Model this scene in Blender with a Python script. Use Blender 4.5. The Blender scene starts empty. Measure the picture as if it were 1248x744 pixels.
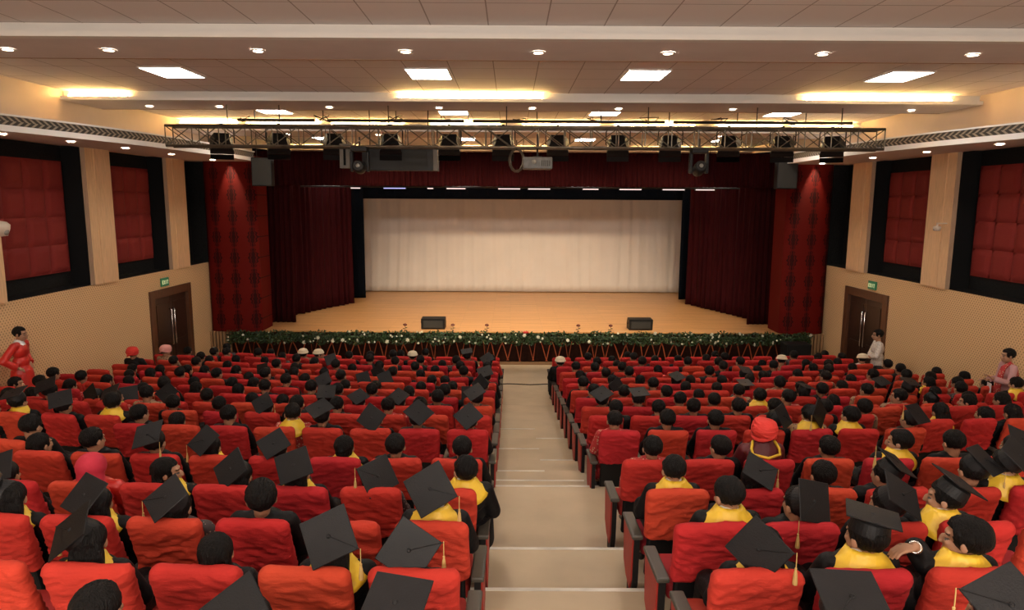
import bpy, bmesh, math, random
from mathutils import Vector, Matrix, noise
PI = math.pi
R = math.radians
rnd = random.Random(7)
sc = bpy.context.scene
col = sc.collection
sc.view_settings.view_transform = 'Standard'
sc.view_settings.look = 'None'
sc.view_settings.gamma = 1.0
sc.view_settings.use_curve_mapping = False
sc.view_settings.exposure = 0.0
CAMZ = 4.79
F = 840.0
PITCH = R(8.5)

# ---------------------------------------------------------------- camera
cam = bpy.data.cameras.new('camera')
cam.sensor_width = 36.0
cam.lens = F / 1248 * 36.0
cam.clip_end = 200
camo = bpy.data.objects.new('camera', cam)
col.objects.link(camo)
camo.matrix_world = (Matrix.Translation((0, 0, CAMZ)) @ Matrix.Rotation(R(-0.14), 4, 'Z')
                     @ Matrix.Rotation(PI / 2 - PITCH, 4, 'X') @ Matrix.Rotation(R(0.3), 4, 'Z'))
sc.camera = camo
CAMI = camo.matrix_world.inverted()

def proj(p):
    q = CAMI @ Vector(p)
    if q.z >= -0.05:
        return (-9999, -9999, -q.z)
    return (624 + F * q.x / -q.z, 372 - F * q.y / -q.z, -q.z)

# ---------------------------------------------------------------- materials
MATS = {}
def mat(name, color, rough=0.6, metal=0.0, noise_amt=0.0, noise_scale=20.0, bump=0.0, bump_scale=60.0,
        emit=None, emit_s=0.0, sheen=0.0, vary=0.0, stretch=(1, 1, 1), spec=0.5, coord='Object'):
    m = bpy.data.materials.new(name)
    m.use_nodes = True
    nt = m.node_tree
    b = nt.nodes['Principled BSDF']
    b.inputs['Base Color'].default_value = (*color, 1)
    b.inputs['Roughness'].default_value = rough
    b.inputs['Metallic'].default_value = metal
    b.inputs['Specular IOR Level'].default_value = spec
    if sheen:
        b.inputs['Sheen Weight'].default_value = sheen
    if emit:
        b.inputs['Emission Color'].default_value = (*emit, 1)
        b.inputs['Emission Strength'].default_value = emit_s
    src = None
    if noise_amt or bump:
        tc = nt.nodes.new('ShaderNodeTexCoord')
        mp = nt.nodes.new('ShaderNodeMapping')
        mp.inputs['Scale'].default_value = stretch
        nt.links.new(tc.outputs[coord], mp.inputs['Vector'])
        src = mp.outputs['Vector']
    last = None
    if noise_amt:
        n = nt.nodes.new('ShaderNodeTexNoise')
        n.inputs['Scale'].default_value = noise_scale
        n.inputs['Detail'].default_value = 4
        nt.links.new(src, n.inputs['Vector'])
        mr = nt.nodes.new('ShaderNodeMapRange')
        mr.inputs['From Min'].default_value = 0.3
        mr.inputs['From Max'].default_value = 0.7
        mr.inputs['To Min'].default_value = 1 - noise_amt
        mr.inputs['To Max'].default_value = 1 + noise_amt
        nt.links.new(n.outputs['Fac'], mr.inputs['Value'])
        hs = nt.nodes.new('ShaderNodeHueSaturation')
        hs.inputs['Color'].default_value = (*color, 1)
        nt.links.new(mr.outputs['Result'], hs.inputs['Value'])
        last = hs
        nt.links.new(hs.outputs['Color'], b.inputs['Base Color'])
    if vary:
        oi = nt.nodes.new('ShaderNodeObjectInfo')
        mr = nt.nodes.new('ShaderNodeMapRange')
        mr.inputs['To Min'].default_value = 1 - vary
        mr.inputs['To Max'].default_value = 1 + vary
        nt.links.new(oi.outputs['Random'], mr.inputs['Value'])
        mh = nt.nodes.new('ShaderNodeMapRange')
        mh.inputs['To Min'].default_value = 0.5 - vary * 0.09
        mh.inputs['To Max'].default_value = 0.5 + vary * 0.05
        nt.links.new(oi.outputs['Random'], mh.inputs['Value'])
        hs = nt.nodes.new('ShaderNodeHueSaturation')
        hs.inputs['Color'].default_value = (*color, 1)
        if last:
            nt.links.new(last.outputs['Color'], hs.inputs['Color'])
        nt.links.new(mr.outputs['Result'], hs.inputs['Value'])
        nt.links.new(mh.outputs['Result'], hs.inputs['Hue'])
        nt.links.new(hs.outputs['Color'], b.inputs['Base Color'])
    if bump:
        n = nt.nodes.new('ShaderNodeTexNoise')
        n.inputs['Scale'].default_value = bump_scale
        n.inputs['Detail'].default_value = 5
        nt.links.new(src, n.inputs['Vector'])
        bp = nt.nodes.new('ShaderNodeBump')
        bp.inputs['Strength'].default_value = bump
        bp.inputs['Distance'].default_value = 0.02
        nt.links.new(n.outputs['Fac'], bp.inputs['Height'])
        nt.links.new(bp.outputs['Normal'], b.inputs['Normal'])
    MATS[name] = m
    return m

def _math(nt, op, a, b=None):
    n = nt.nodes.new('ShaderNodeMath')
    n.operation = op
    for i, v in enumerate((a, b)):
        if v is None:
            continue
        if isinstance(v, (int, float)):
            n.inputs[i].default_value = v
        else:
            nt.links.new(v, n.inputs[i])
    return n.outputs[0]

def pattern_mat(name, c0, c1, fn, rough=0.6, bump=0.0, spec=0.4):
    """two colours mixed by fn(nt, x, y, z) of object coordinates"""
    m = bpy.data.materials.new(name)
    m.use_nodes = True
    nt = m.node_tree
    b = nt.nodes['Principled BSDF']
    b.inputs['Roughness'].default_value = rough
    b.inputs['Specular IOR Level'].default_value = spec
    tc = nt.nodes.new('ShaderNodeTexCoord')
    sp = nt.nodes.new('ShaderNodeSeparateXYZ')
    nt.links.new(tc.outputs['Object'], sp.inputs[0])
    f = fn(nt, sp.outputs[0], sp.outputs[1], sp.outputs[2])
    mx = nt.nodes.new('ShaderNodeMix')
    mx.data_type = 'RGBA'
    mx.inputs[6].default_value = (*c0, 1)
    mx.inputs[7].default_value = (*c1, 1)
    nt.links.new(f, mx.inputs[0])
    nt.links.new(mx.outputs[2], b.inputs['Base Color'])
    if bump:
        bp = nt.nodes.new('ShaderNodeBump')
        bp.inputs['Strength'].default_value = bump
        bp.inputs['Distance'].default_value = 0.01
        nt.links.new(f, bp.inputs['Height'])
        nt.links.new(bp.outputs['Normal'], b.inputs['Normal'])
    MATS[name] = m
    return m

def tile_fn(pitch_x, pitch_y, x0, y0, line=0.012):
    def fn(nt, x, y, z):
        out = None
        for v, p, o in ((x, pitch_x, x0), (y, pitch_y, y0)):
            s = _math(nt, 'SUBTRACT', v, o - 100 * p)
            md = _math(nt, 'MODULO', s, p)
            c = _math(nt, 'LESS_THAN', md, line)
            out = c if out is None else _math(nt, 'MAXIMUM', out, c)
        return out
    return fn

def dots_fn(nt, x, y, z):
    # staggered rows of small perforations
    k = 0.075
    row = _math(nt, 'DIVIDE', z, k * 0.62)
    par = _math(nt, 'MODULO', _math(nt, 'FLOOR', _math(nt, 'ADD', row, 1000)), 2)
    u = _math(nt, 'FRACT', _math(nt, 'ADD', _math(nt, 'ADD', _math(nt, 'DIVIDE', y, k), _math(nt, 'DIVIDE', x, k)), _math(nt, 'MULTIPLY', par, 0.5)))
    w = _math(nt, 'FRACT', _math(nt, 'ADD', row, 1000))
    du = _math(nt, 'ABSOLUTE', _math(nt, 'SUBTRACT', u, 0.5))
    dw = _math(nt, 'MULTIPLY', _math(nt, 'ABSOLUTE', _math(nt, 'SUBTRACT', w, 0.5)), 0.62)
    r = _math(nt, 'SQRT', _math(nt, 'ADD', _math(nt, 'MULTIPLY', du, du), _math(nt, 'MULTIPLY', dw, dw)))
    return _math(nt, 'LESS_THAN', r, 0.21)

def damask_fn(nt, x, y, z):
    # repeating ogee medallions along the height, across the curved face
    t = _math(nt, 'MULTIPLY', z, 2 * PI / 0.62)
    u = _math(nt, 'ABSOLUTE', _math(nt, 'SUBTRACT', _math(nt, 'FRACT', _math(nt, 'ADD', _math(nt, 'DIVIDE', x, 0.52), 40.3)), 0.5))
    w = _math(nt, 'ADD', _math(nt, 'MULTIPLY', _math(nt, 'COSINE', t), 0.085), 0.17)
    w = _math(nt, 'ADD', w, _math(nt, 'MULTIPLY', _math(nt, 'COSINE', _math(nt, 'MULTIPLY', t, 5.0)), 0.035))
    body = _math(nt, 'LESS_THAN', u, w)
    eye = _math(nt, 'LESS_THAN', _math(nt, 'ABSOLUTE', _math(nt, 'SUBTRACT', u, _math(nt, 'MULTIPLY', w, 0.55))), 0.028)
    return _math(nt, 'MULTIPLY', body, _math(nt, 'SUBTRACT', 1.0, _math(nt, 'MULTIPLY', eye, 0.7)))

wall_perf = pattern_mat('perforated_beige', (0.72, 0.47, 0.245), (0.40, 0.24, 0.11), dots_fn, 0.7, bump=-0.3)
wall_cream = mat('cream_paint', (0.74, 0.58, 0.45), 0.75, noise_amt=0.03, noise_scale=2)
ceil_tile = pattern_mat('ceiling_tile', (0.60, 0.545, 0.52), (0.30, 0.25, 0.22), tile_fn(0.70, 0.70, 0.02, 0.35, 0.014), 0.85)
ceil_white = mat('white_plaster', (0.78, 0.75, 0.71), 0.75, noise_amt=0.02, noise_scale=3)
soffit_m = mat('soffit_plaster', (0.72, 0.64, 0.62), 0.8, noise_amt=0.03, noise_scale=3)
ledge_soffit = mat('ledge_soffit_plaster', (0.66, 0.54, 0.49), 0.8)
black_m = mat('black_surround', (0.009, 0.009, 0.0095), 0.85, spec=0.12)
black_tex = mat('black_board', (0.011, 0.011, 0.011), 0.85, spec=0.12, noise_amt=0.3, noise_scale=30)
pad_red = mat('padded_red_fabric', (0.20, 0.010, 0.006), 0.8, noise_amt=0.08, noise_scale=60, bump=0.2, bump_scale=200)
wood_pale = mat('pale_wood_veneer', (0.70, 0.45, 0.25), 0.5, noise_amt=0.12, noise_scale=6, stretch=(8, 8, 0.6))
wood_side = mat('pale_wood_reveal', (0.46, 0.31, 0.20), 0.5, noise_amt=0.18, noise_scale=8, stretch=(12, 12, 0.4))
wood_dark = mat('dark_door_wood', (0.095, 0.035, 0.014), 0.4, noise_amt=0.25, noise_scale=5, stretch=(10, 10, 0.8))
door_leaf_m = mat('door_leaf_wood', (0.032, 0.012, 0.007), 0.3, noise_amt=0.3, noise_scale=5, stretch=(10, 10, 0.8))
damask = pattern_mat('red_damask', (0.105, 0.005, 0.003), (0.030, 0.0035, 0.003), damask_fn, 0.7, spec=0.08)
slat_m = mat('brown_slats', (0.28, 0.16, 0.075), 0.6, noise_amt=0.15, noise_scale=10, stretch=(6, 6, 0.5))
velvet = mat('maroon_velvet', (0.034, 0.0028, 0.004), 0.85, noise_amt=0.25, noise_scale=4, spec=0.1, stretch=(6, 6, 0.5))
velvet_dark = mat('dark_maroon_velvet', (0.028, 0.0022, 0.0026), 0.9, spec=0.1, noise_amt=0.2, noise_scale=4, stretch=(6, 6, 0.5))
navy = mat('navy_black_cloth', (0.003, 0.0045, 0.008), 0.95, spec=0.08)
white_cloth = mat('cream_backdrop_cloth', (0.62, 0.56, 0.50), 0.85, noise_amt=0.03, noise_scale=1.2, bump=0.15, bump_scale=8)
floor_m = mat('beige_floor', (0.47, 0.37, 0.245), 0.55, noise_amt=0.10, noise_scale=1.6, bump=0.05)
nosing_m = mat('white_nosing', (0.62, 0.58, 0.50), 0.45, noise_amt=0.25, noise_scale=3)
metal_dark = mat('dark_metal', (0.035, 0.03, 0.026), 0.5, 0.6)
truss_m = mat('worn_steel', (0.16, 0.135, 0.10), 0.45, 0.7, noise_amt=0.3, noise_scale=6)
light_body = mat('lamp_housing', (0.012, 0.0115, 0.011), 0.5, 0.1, spec=0.3)
speaker_m = mat('speaker_grille', (0.022, 0.021, 0.017), 0.75, noise_amt=0.15, noise_scale=80)
lens_m = mat('lamp_lens', (0.28, 0.26, 0.22), 0.15)
grey_box = mat('grey_casing', (0.008, 0.0075, 0.0065), 0.6, noise_amt=0.1, noise_scale=8)
cream_box = mat('cream_casing', (0.15, 0.13, 0.105), 0.6)
proj_m = mat('projector_casing', (0.12, 0.115, 0.105), 0.5, noise_amt=0.2, noise_scale=12)
glow_white = mat('panel_glow', (1, 1, 1), 0.5, emit=(1.0, 0.93, 0.85), emit_s=15.0)
glow_down = mat('downlight_glow', (1, 1, 1), 0.5, emit=(1.0, 0.86, 0.68), emit_s=26.0)
brown_edge = mat('brown_edge_strip', (0.30, 0.14, 0.05), 0.6)
glow_tube = mat('cove_tube_glow', (1, 1, 1), 0.5, emit=(1.0, 0.64, 0.22), emit_s=60.0)
rim_white = mat('light_trim', (0.75, 0.72, 0.68), 0.4)
green_sign = mat('exit_green', (0.02, 0.14, 0.06), 0.4, emit=(0.05, 0.4, 0.16), emit_s=0.06)
sign_pale = mat('exit_pale', (0.75, 0.80, 0.50), 0.4, emit=(0.8, 0.9, 0.5), emit_s=0.15)
steel = mat('polished_steel', (0.8, 0.8, 0.78), 0.18, 1.0)

def stage_wood():
    m = bpy.data.materials.new('stage_boards')
    m.use_nodes = True
    nt = m.node_tree
    b = nt.nodes['Principled BSDF']
    tc = nt.nodes.new('ShaderNodeTexCoord')
    br = nt.nodes.new('ShaderNodeTexBrick')
    br.offset = 0.37
    br.inputs['Color1'].default_value = (0.66, 0.35, 0.135, 1)
    br.inputs['Color2'].default_value = (0.54, 0.275, 0.10, 1)
    br.inputs['Mortar'].default_value = (0.30, 0.16, 0.07, 1)
    br.inputs['Scale'].default_value = 1.0
    br.inputs['Mortar Size'].default_value = 0.004
    br.inputs['Brick Width'].default_value = 1.6
    br.inputs['Row Height'].default_value = 0.09
    nt.links.new(tc.outputs['Object'], br.inputs['Vector'])
    mp = nt.nodes.new('ShaderNodeMapping')
    mp.inputs['Scale'].default_value = (0.6, 12, 1)
    n = nt.nodes.new('ShaderNodeTexNoise')
    n.inputs['Scale'].default_value = 2.0
    n.inputs['Detail'].default_value = 5
    nt.links.new(tc.outputs['Object'], mp.inputs['Vector'])
    nt.links.new(mp.outputs['Vector'], n.inputs['Vector'])
    hs = nt.nodes.new('ShaderNodeHueSaturation')
    mr = nt.nodes.new('ShaderNodeMapRange')
    mr.inputs['To Min'].default_value = 0.7
    mr.inputs['To Max'].default_value = 1.3
    nt.links.new(n.outputs['Fac'], mr.inputs['Value'])
    nt.links.new(mr.outputs['Result'], hs.inputs['Value'])
    nt.links.new(br.outputs['Color'], hs.inputs['Color'])
    nt.links.new(hs.outputs['Color'], b.inputs['Base Color'])
    b.inputs['Roughness'].default_value = 0.38
    return m
stage_wood_m = stage_wood()

# ---------------------------------------------------------------- mesh helpers
def new_obj(name, bm, m=None, parent=None, smooth=False, loc=None):
    me = bpy.data.meshes.new(name)
    bm.to_mesh(me)
    bm.free()
    if smooth:
        for p in me.polygons:
            p.use_smooth = True
    o = bpy.data.objects.new(name, me)
    col.objects.link(o)
    if m is not None:
        for x in (m if isinstance(m, (list, tuple)) else [m]):
            me.materials.append(x)
    if parent is not None:
        o.parent = parent
    if loc is not None:
        o.location = loc
    return o

def tag(o, label=None, cat=None, group=None, kind=None):
    if label: o['label'] = label
    if cat: o['category'] = cat
    if group: o['group'] = group
    if kind: o['kind'] = kind
    return o

def thing(name, label, cat, loc=(0, 0, 0), rz=0.0, group=None):
    o = bpy.data.objects.new(name, None)
    o.empty_display_size = 0.1
    col.objects.link(o)
    o.location = loc
    o.rotation_euler = (0, 0, rz)
    return tag(o, label, cat, group)

def struct(name, bm, m, smooth=False):
    o = new_obj(name, bm, m, smooth=smooth)
    o['kind'] = 'structure'
    return o

def copy_tree(o, parent=None):
    c = o.copy()
    col.objects.link(c)
    c.parent = parent
    for ch in list(o.children):
        copy_tree(ch, c)
    return c

def add_box(bm, x0, x1, y0, y1, z0, z1, M=None, mi=0, bevel=0.0, seg=2):
    vs = [bm.verts.new((x, y, z)) for x in (x0, x1) for y in (y0, y1) for z in (z0, z1)]
    idx = [(0, 1, 3, 2), (4, 6, 7, 5), (0, 4, 5, 1), (2, 3, 7, 6), (0, 2, 6, 4), (1, 5, 7, 3)]
    fs = [bm.faces.new([vs[i] for i in f]) for f in idx]
    for f in fs:
        f.material_index = mi
    if bevel > 0:
        es = list({e for f in fs for e in f.edges})
        r = bmesh.ops.bevel(bm, geom=es, offset=bevel, segments=seg, profile=0.5, affect='EDGES')
        vs = list({v for f in r['faces'] for v in f.verts} | {v for v in vs if v.is_valid})
        for f in r['faces']:
            f.material_index = mi
    if M is not None:
        bmesh.ops.transform(bm, matrix=M, verts=[v for v in vs if v.is_valid])
    return vs

def box(x0, x1, y0, y1, z0, z1, bevel=0.0, seg=2):
    bm = bmesh.new()
    add_box(bm, x0, x1, y0, y1, z0, z1, bevel=bevel, seg=seg)
    return bm

def add_quad(bm, pts, mi=0):
    f = bm.faces.new([bm.verts.new(p) for p in pts])
    f.material_index = mi
    return f

def add_tube(bm, pts, rad, seg=8, cap=True, mi=0):
    """tube through pts, rad a number or a list; one connected mesh"""
    pts = [Vector(p) for p in pts]
    rads = rad if isinstance(rad, (list, tuple)) else [rad] * len(pts)
    rings = []
    ref = None
    for i, p in enumerate(pts):
        a = pts[max(i - 1, 0)]
        b = pts[min(i + 1, len(pts) - 1)]
        t = (b - a).normalized()
        if ref is None:
            ref = t.orthogonal().normalized()
        n = (ref - t * ref.dot(t))
        n = n.normalized() if n.length > 1e-6 else t.orthogonal().normalized()
        ref = n
        bn = t.cross(n)
        rings.append([bm.verts.new(p + (n * math.cos(2 * PI * k / seg) + bn * math.sin(2 * PI * k / seg)) * rads[i]) for k in range(seg)])
    for i in range(len(rings) - 1):
        for k in range(seg):
            f = bm.faces.new((rings[i][k], rings[i][(k + 1) % seg], rings[i + 1][(k + 1) % seg], rings[i + 1][k]))
            f.material_index = mi
    if cap:
        bm.faces.new(list(reversed(rings[0]))).material_index = mi
        bm.faces.new(rings[-1]).material_index = mi
    return rings

def add_ball(bm, c, r, sub=2, mi=0, M=None):
    """ellipsoid; r a number or a triple"""
    rr = r if isinstance(r, (list, tuple)) else (r, r, r)
    T = Matrix.Translation(c) @ (M if M is not None else Matrix.Identity(4)) @ Matrix.Diagonal((*rr, 1))
    ret = bmesh.ops.create_icosphere(bm, subdivisions=sub, radius=1.0, matrix=T)
    for v in ret['verts']:
        for f in v.link_faces:
            f.material_index = mi
    return ret['verts']

def add_lathe(bm, prof, seg=16, M=None, mi=0):
    """prof [(r, z)] about z"""
    rings = []
    for r, z in prof:
        ring = []
        for k in range(seg):
            p = Vector((r * math.cos(2 * PI * k / seg), r * math.sin(2 * PI * k / seg), z))
            ring.append(bm.verts.new(M @ p if M is not None else p))
        rings.append(ring)
    for i in range(len(rings) - 1):
        for k in range(seg):
            f = bm.faces.new((rings[i][k], rings[i][(k + 1) % seg], rings[i + 1][(k + 1) % seg], rings[i + 1][k]))
            f.material_index = mi
    if prof[0][0] > 1e-4:
        bm.faces.new(list(reversed(rings[0]))).material_index = mi
    if prof[-1][0] > 1e-4:
        bm.faces.new(rings[-1]).material_index = mi
    return rings

def add_prism(bm, poly, M, depth, mi=0):
    """2-D polygon (u,v) extruded along w; M maps (u,w,v)"""
    a = [bm.verts.new(M @ Vector((u, 0, v))) for u, v in poly]
    b = [bm.verts.new(M @ Vector((u, depth, v))) for u, v in poly]
    n = len(poly)
    bm.faces.new(a).material_index = mi
    bm.faces.new(list(reversed(b))).material_index = mi
    for i in range(n):
        bm.faces.new((a[i], b[i], b[(i + 1) % n], a[(i + 1) % n])).material_index = mi

ORD = ['first', 'second', 'third', 'fourth', 'fifth', 'sixth', 'seventh', 'eighth', 'ninth', 'tenth',
       'eleventh', 'twelfth', 'thirteenth', 'fourteenth', 'fifteenth', 'sixteenth']
# ================================================================ the hall
XL, XR = -9.1, 9.55
YB, YE = -7.0, 31.2
ZC = 6.98
CX = 0.37            # centre of the aisle
ARC = 150.0          # rows bend: dy = s*s/ARC
def rowdy(r, s):
    d = s * s / ARC
    sb = 4.95 if s < 0 else 4.7
    if r <= 6 and abs(s) > sb:
        d += 0.3
    return d
# row of seats: distance of the backrest top, its drop below the camera
ROWD = [2.45, 3.30, 4.10, 5.00, 6.15, 7.80, 8.95, 9.85, 10.75, 11.65, 12.55, 13.45, 14.35, 15.25, 16.15, 17.05]
ROWH = [1.77, 1.90, 2.03, 2.193, 2.398, 2.669, 2.857, 3.004, 3.13, 3.26, 3.375, 3.50, 3.607, 3.70, 3.785, 3.89]
NR = len(ROWD)
SEATH = 1.05
FZ = -0.16
ROWZ = [CAMZ - h - SEATH for h in ROWH]
ROWZ[-1] = FZ
NOSE = [3.40, 4.22, 5.15, 6.12, 8.05, 9.20, 10.1, 10.98, 11.85, 12.75, 13.65, 14.55, 15.45, 16.35, 17.25]

# floor: stepped platforms following the bend of the rows
def build_floor():
    prof = [(YB, 3.0), (-0.6, 3.0), (-0.6, 2.8), (0.2, 2.8), (0.2, 2.5), (1.0, 2.5), (1.0, 2.2), (1.8, 2.2), (1.8, 2.1), (2.35, 2.1), (2.35, ROWZ[0])]
    for i, y in enumerate(NOSE):
        prof.append((y, ROWZ[i]))
        prof.append((y, ROWZ[i + 1]))
    prof.append((20.8, FZ))
    xs = [XL - 0.02 + (XR - XL + 0.04) * k / 120 for k in range(121)]
    bm = bmesh.new()
    grid = []
    for y, z in prof:
        row = []
        ri = 1 + min(range(len(NOSE)), key=lambda q: abs(NOSE[q] - y))
        for x in xs:
            s = x - CX
            k = rowdy(ri, s) if 2.0 < y < 18 else 0.0
            row.append(bm.verts.new((x, y + k, max(z, FZ))))
        grid.append(row)
    for a, b in zip(grid[:-1], grid[1:]):
        for k in range(120):
            bm.faces.new((a[k], a[k + 1], b[k + 1], b[k]))
    # half step in the aisle below the wide landing
    add_box(bm, CX - 0.66, CX + 0.66, NOSE[4] - 0.02, NOSE[4] + 0.48, ROWZ[5] - 0.05, ROWZ[4] - 0.13)
    return struct('floor', bm, floor_m)
build_floor()
# white nosing strips on the aisle steps
def nosing(i, x0, x1, y, z, lab):
    bm = box(x0, x1, y - 0.035, y + 0.008, z - 0.012, z + 0.004)
    o = struct('trim_%d' % i, bm, nosing_m)
nz = 1
for i, y in enumerate(NOSE):
    if y > 3.2:
        w = 0.60 if i < 9 else 0.58
        a, b = (CX - w, CX + w) if i < 5 else ((CX - w, CX + w * 0.2) if i % 2 else (CX + 0.1, CX + w))
        if i > 9: continue
        nosing(nz, a - (0.1 if i < 5 else 0), b + (0.12 if i < 5 else 0), y, ROWZ[i], '')
        nz += 1
nosing(nz, CX - 0.6, CX + 0.6, NOSE[4] + 0.48, ROWZ[4] - 0.13, '')
nz += 1

# ceiling: tiled slab, beams with a lit trough on the side towards the seats
tiles_m = pattern_mat('ceiling_tiles', (0.80, 0.73, 0.71), (0.38, 0.31, 0.28), tile_fn(0.725, 0.95, -1.75, 11.87, 0.016), 0.85)
struct('ceiling', box(XL - 0.6, XR + 0.6, YB, YE + 0.2, ZC, ZC + 0.15), tiles_m)
BEAMS = [(9.06, 10.25, .19), (14.5, 15.8, .19), (19.3, 20.9, .30), (27.9, 29.1, .19), (2.6, 3.8, .19), (-3.6, -2.4, .19)]
bi = 1
for y0, y1, dz in BEAMS:
    bm = bmesh.new()
    add_box(bm, XL, XR, y0, y1, ZC - dz, ZC, mi=0)
    for f in bm.faces:
        f.material_index = 1 if f.normal.z < -0.5 else 0
    bm.normal_update()
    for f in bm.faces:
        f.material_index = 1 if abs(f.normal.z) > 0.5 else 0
    add_box(bm, XL + 0.02, XR - 0.02, y0 - 0.14, y0, ZC - 0.19, ZC - 0.165)
    add_box(bm, XL + 0.02, XR - 0.02, y0 - 0.15, y0 - 0.13, ZC - 0.192, ZC - 0.125)
    n0 = len(bm.faces)
    add_box(bm, XL, XR, y1, y1 + 0.03, ZC - dz - 0.004, ZC - dz + 0.03, mi=2)
    struct('ceiling_beam_%d' % bi, bm, [ceil_white, soffit_m, brown_edge])
    bi += 1

# side walls
DOOR_Y = (17.25, 19.35)
PIL = [(-6.1 + 3.5 * k, -5.24 + 3.5 * k) for k in range(8)]     # ... 11.4-12.26, 14.9-15.76, 18.4-19.26
PIL = [(11.45, 12.3), (14.95, 15.86), (18.45, 19.45), (7.9, 8.8), (4.4, 5.3), (0.9, 1.8), (-2.6, -1.7), (-6.1, -5.2)]
def side_wall(name, s):
    X = XL if s < 0 else XR
    o = s * 0.45
    def bx(bm, xa, xb, *r, **k):
        add_box(bm, min(xa, xb), max(xa, xb), *r, **k)
    bm = bmesh.new()
    # lower perforated part with the doorway left open
    bx(bm, X, X + o, YB, DOOR_Y[0], FZ, 2.95)
    bx(bm, X, X + o, DOOR_Y[1], 20.75, FZ, 2.95)
    bx(bm, X, X + o, DOOR_Y[0], DOOR_Y[1], 2.42, 2.95)
    # upper plastered part
    bx(bm, X, X + o, YB, YE, 5.92, ZC, mi=1)
    bx(bm, X, X + o, 20.75, YE, FZ, 5.92, mi=2)
    # back of the black recesses
    bx(bm, X + o, X + o * 1.2, YB, 20.75, 2.95, 5.92, mi=2)
    bx(bm, X + o * 0.1, X + o, YB, 20.75, 2.95, 2.965, mi=2)
    # doorway reveal
    bx(bm, X + o * 0.4, X + o, DOOR_Y[0], DOOR_Y[1], FZ, 2.42, mi=2)
    struct(name, bm, [wall_perf, wall_cream, black_tex])
    # black linings of each recess and pillars
    for k, (a, b) in enumerate(PIL):
        bm = bmesh.new()
        inner = X - s * 0.05
        bx(bm, inner, X + o, a, b, 2.95, 5.93)
        bx(bm, inner - s * 0.015, inner, a + 0.30, b - 0.02, 2.96, 5.93, mi=0)
        # dark lining of the reveals beyond the pillar
        bx(bm, X + s * 0.05, X + o, a - 0.02, a, 2.96, 5.93, mi=2)
        bx(bm, X + s * 0.05, X + o, b, b + 0.02, 2.96, 5.93, mi=2)
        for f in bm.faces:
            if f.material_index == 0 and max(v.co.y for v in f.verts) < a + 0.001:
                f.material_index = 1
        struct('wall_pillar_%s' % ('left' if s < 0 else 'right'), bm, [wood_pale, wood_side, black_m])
side_wall('wall_left', -1)
side_wall('wall_right', 1)
struct('wall_back', box(XL - 0.5, XR + 0.5, YB - 0.2, YB, FZ, ZC), wall_cream)
struct('wall_stage', box(XL - 0.5, XR + 0.5, YE, YE + 0.2, FZ, ZC), black_tex)

# padded red panels in the recesses: frame, sixteen squares as one quilted face
def padded_panel(s, a, b, lab):
    X = (XL - 0.40) if s < 0 else (XR + 0.40)
    t = thing('padded_wall_panel', lab, 'wall panel', (X, a, 3.28), 0, 'quilted red panels in the wall recesses')
    w, h = b - a, 2.30
    bm = bmesh.new()
    n = 4
    for i in range(n):
        for j in range(4):
            y0, y1 = w * i / n + 0.002, w * (i + 1) / n - 0.002
            z0, z1 = h * j / 4 + 0.002, h * (j + 1) / 4 - 0.002
            N = 8
            g = []
            for u in range(N + 1):
                r = []
                for v in range(N + 1):
                    fu, fv = u / N, v / N
                    eu, ev = min(fu, 1 - fu), min(fv, 1 - fv)
                    d = 0.055 * (1 - (1 - min(eu * 5, 1)) ** 3) * (1 - (1 - min(ev * 5, 1)) ** 3) if min(eu, ev) > 0 else 0.0
                    r.append(bm.verts.new((-s * d, y0 + (y1 - y0) * fu, z0 + (z1 - z0) * fv)))
                g.append(r)
            for u in range(N):
                for v in range(N):
                    q = (g[u][v], g[u + 1][v], g[u + 1][v + 1], g[u][v + 1])
                    bm.faces.new(q if s < 0 else tuple(reversed(q)))
    new_obj('quilted_face', bm, pad_red, t, smooth=True)
    new_obj('backing_board', box(min(0, s * 0.05), max(0, s * 0.05) + 0.001, -0.01, w + 0.01, -0.01, h + 0.01), pad_red, t)
names = {11: 'second from the stage', 14: 'nearest the stage', 8: 'third from the stage', 4: 'fourth from the stage', 1: 'fifth from the stage'}
for s in (-1, 1):
    side = 'left' if s < 0 else 'right'
    for a, b, w in ((15.98, 18.33, 'nearest the stage'), (12.42, 14.83, 'second from the stage'), (8.92, 11.33, 'third from the stage')):
        padded_panel(s, a, b, 'quilted red square-tiled panel in the %s wall recess, %s' % (side, w))

# curved ledge under the ceiling along both walls, with an air grille
def lattice_fn(nt, x, y, z):
    def stripe(sgn):
        q = _math(nt, 'ADD', _math(nt, 'MULTIPLY', y, 1 / 0.13), _math(nt, 'MULTIPLY', z, sgn / 0.10))
        q = _math(nt, 'ADD', q, _math(nt, 'MULTIPLY', x, 0.9))
        return _math(nt, 'LESS_THAN', _math(nt, 'FRACT', _math(nt, 'ADD', q, 400)), 0.42)
    up = _math(nt, 'GREATER_THAN', z, 6.065)
    a = _math(nt, 'MULTIPLY', stripe(1.0), up)
    b = _math(nt, 'MULTIPLY', stripe(-1.0), _math(nt, 'SUBTRACT', 1.0, up))
    return _math(nt, 'SUBTRACT', 1.0, _math(nt, 'MAXIMUM', a, b))
grille_m = pattern_mat('air_grille', (0.26, 0.205, 0.15), (0.035, 0.028, 0.02), lattice_fn, 0.7)
def ledge_off(y, s):
    pts = [(-7, 0.32), (8, 0.35), (10, 0.5), (11.5, 0.85), (12.5, 1.15), (13.5, 1.42), (15, 1.68), (16.5, 1.8), (18, 1.86), (19.9, 1.86)]
    for (a, u), (b, v) in zip(pts[:-1], pts[1:]):
        if y <= b:
            t = (y - a) / (b - a)
            return u + (v - u) * t
    return pts[-1][1]
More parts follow.
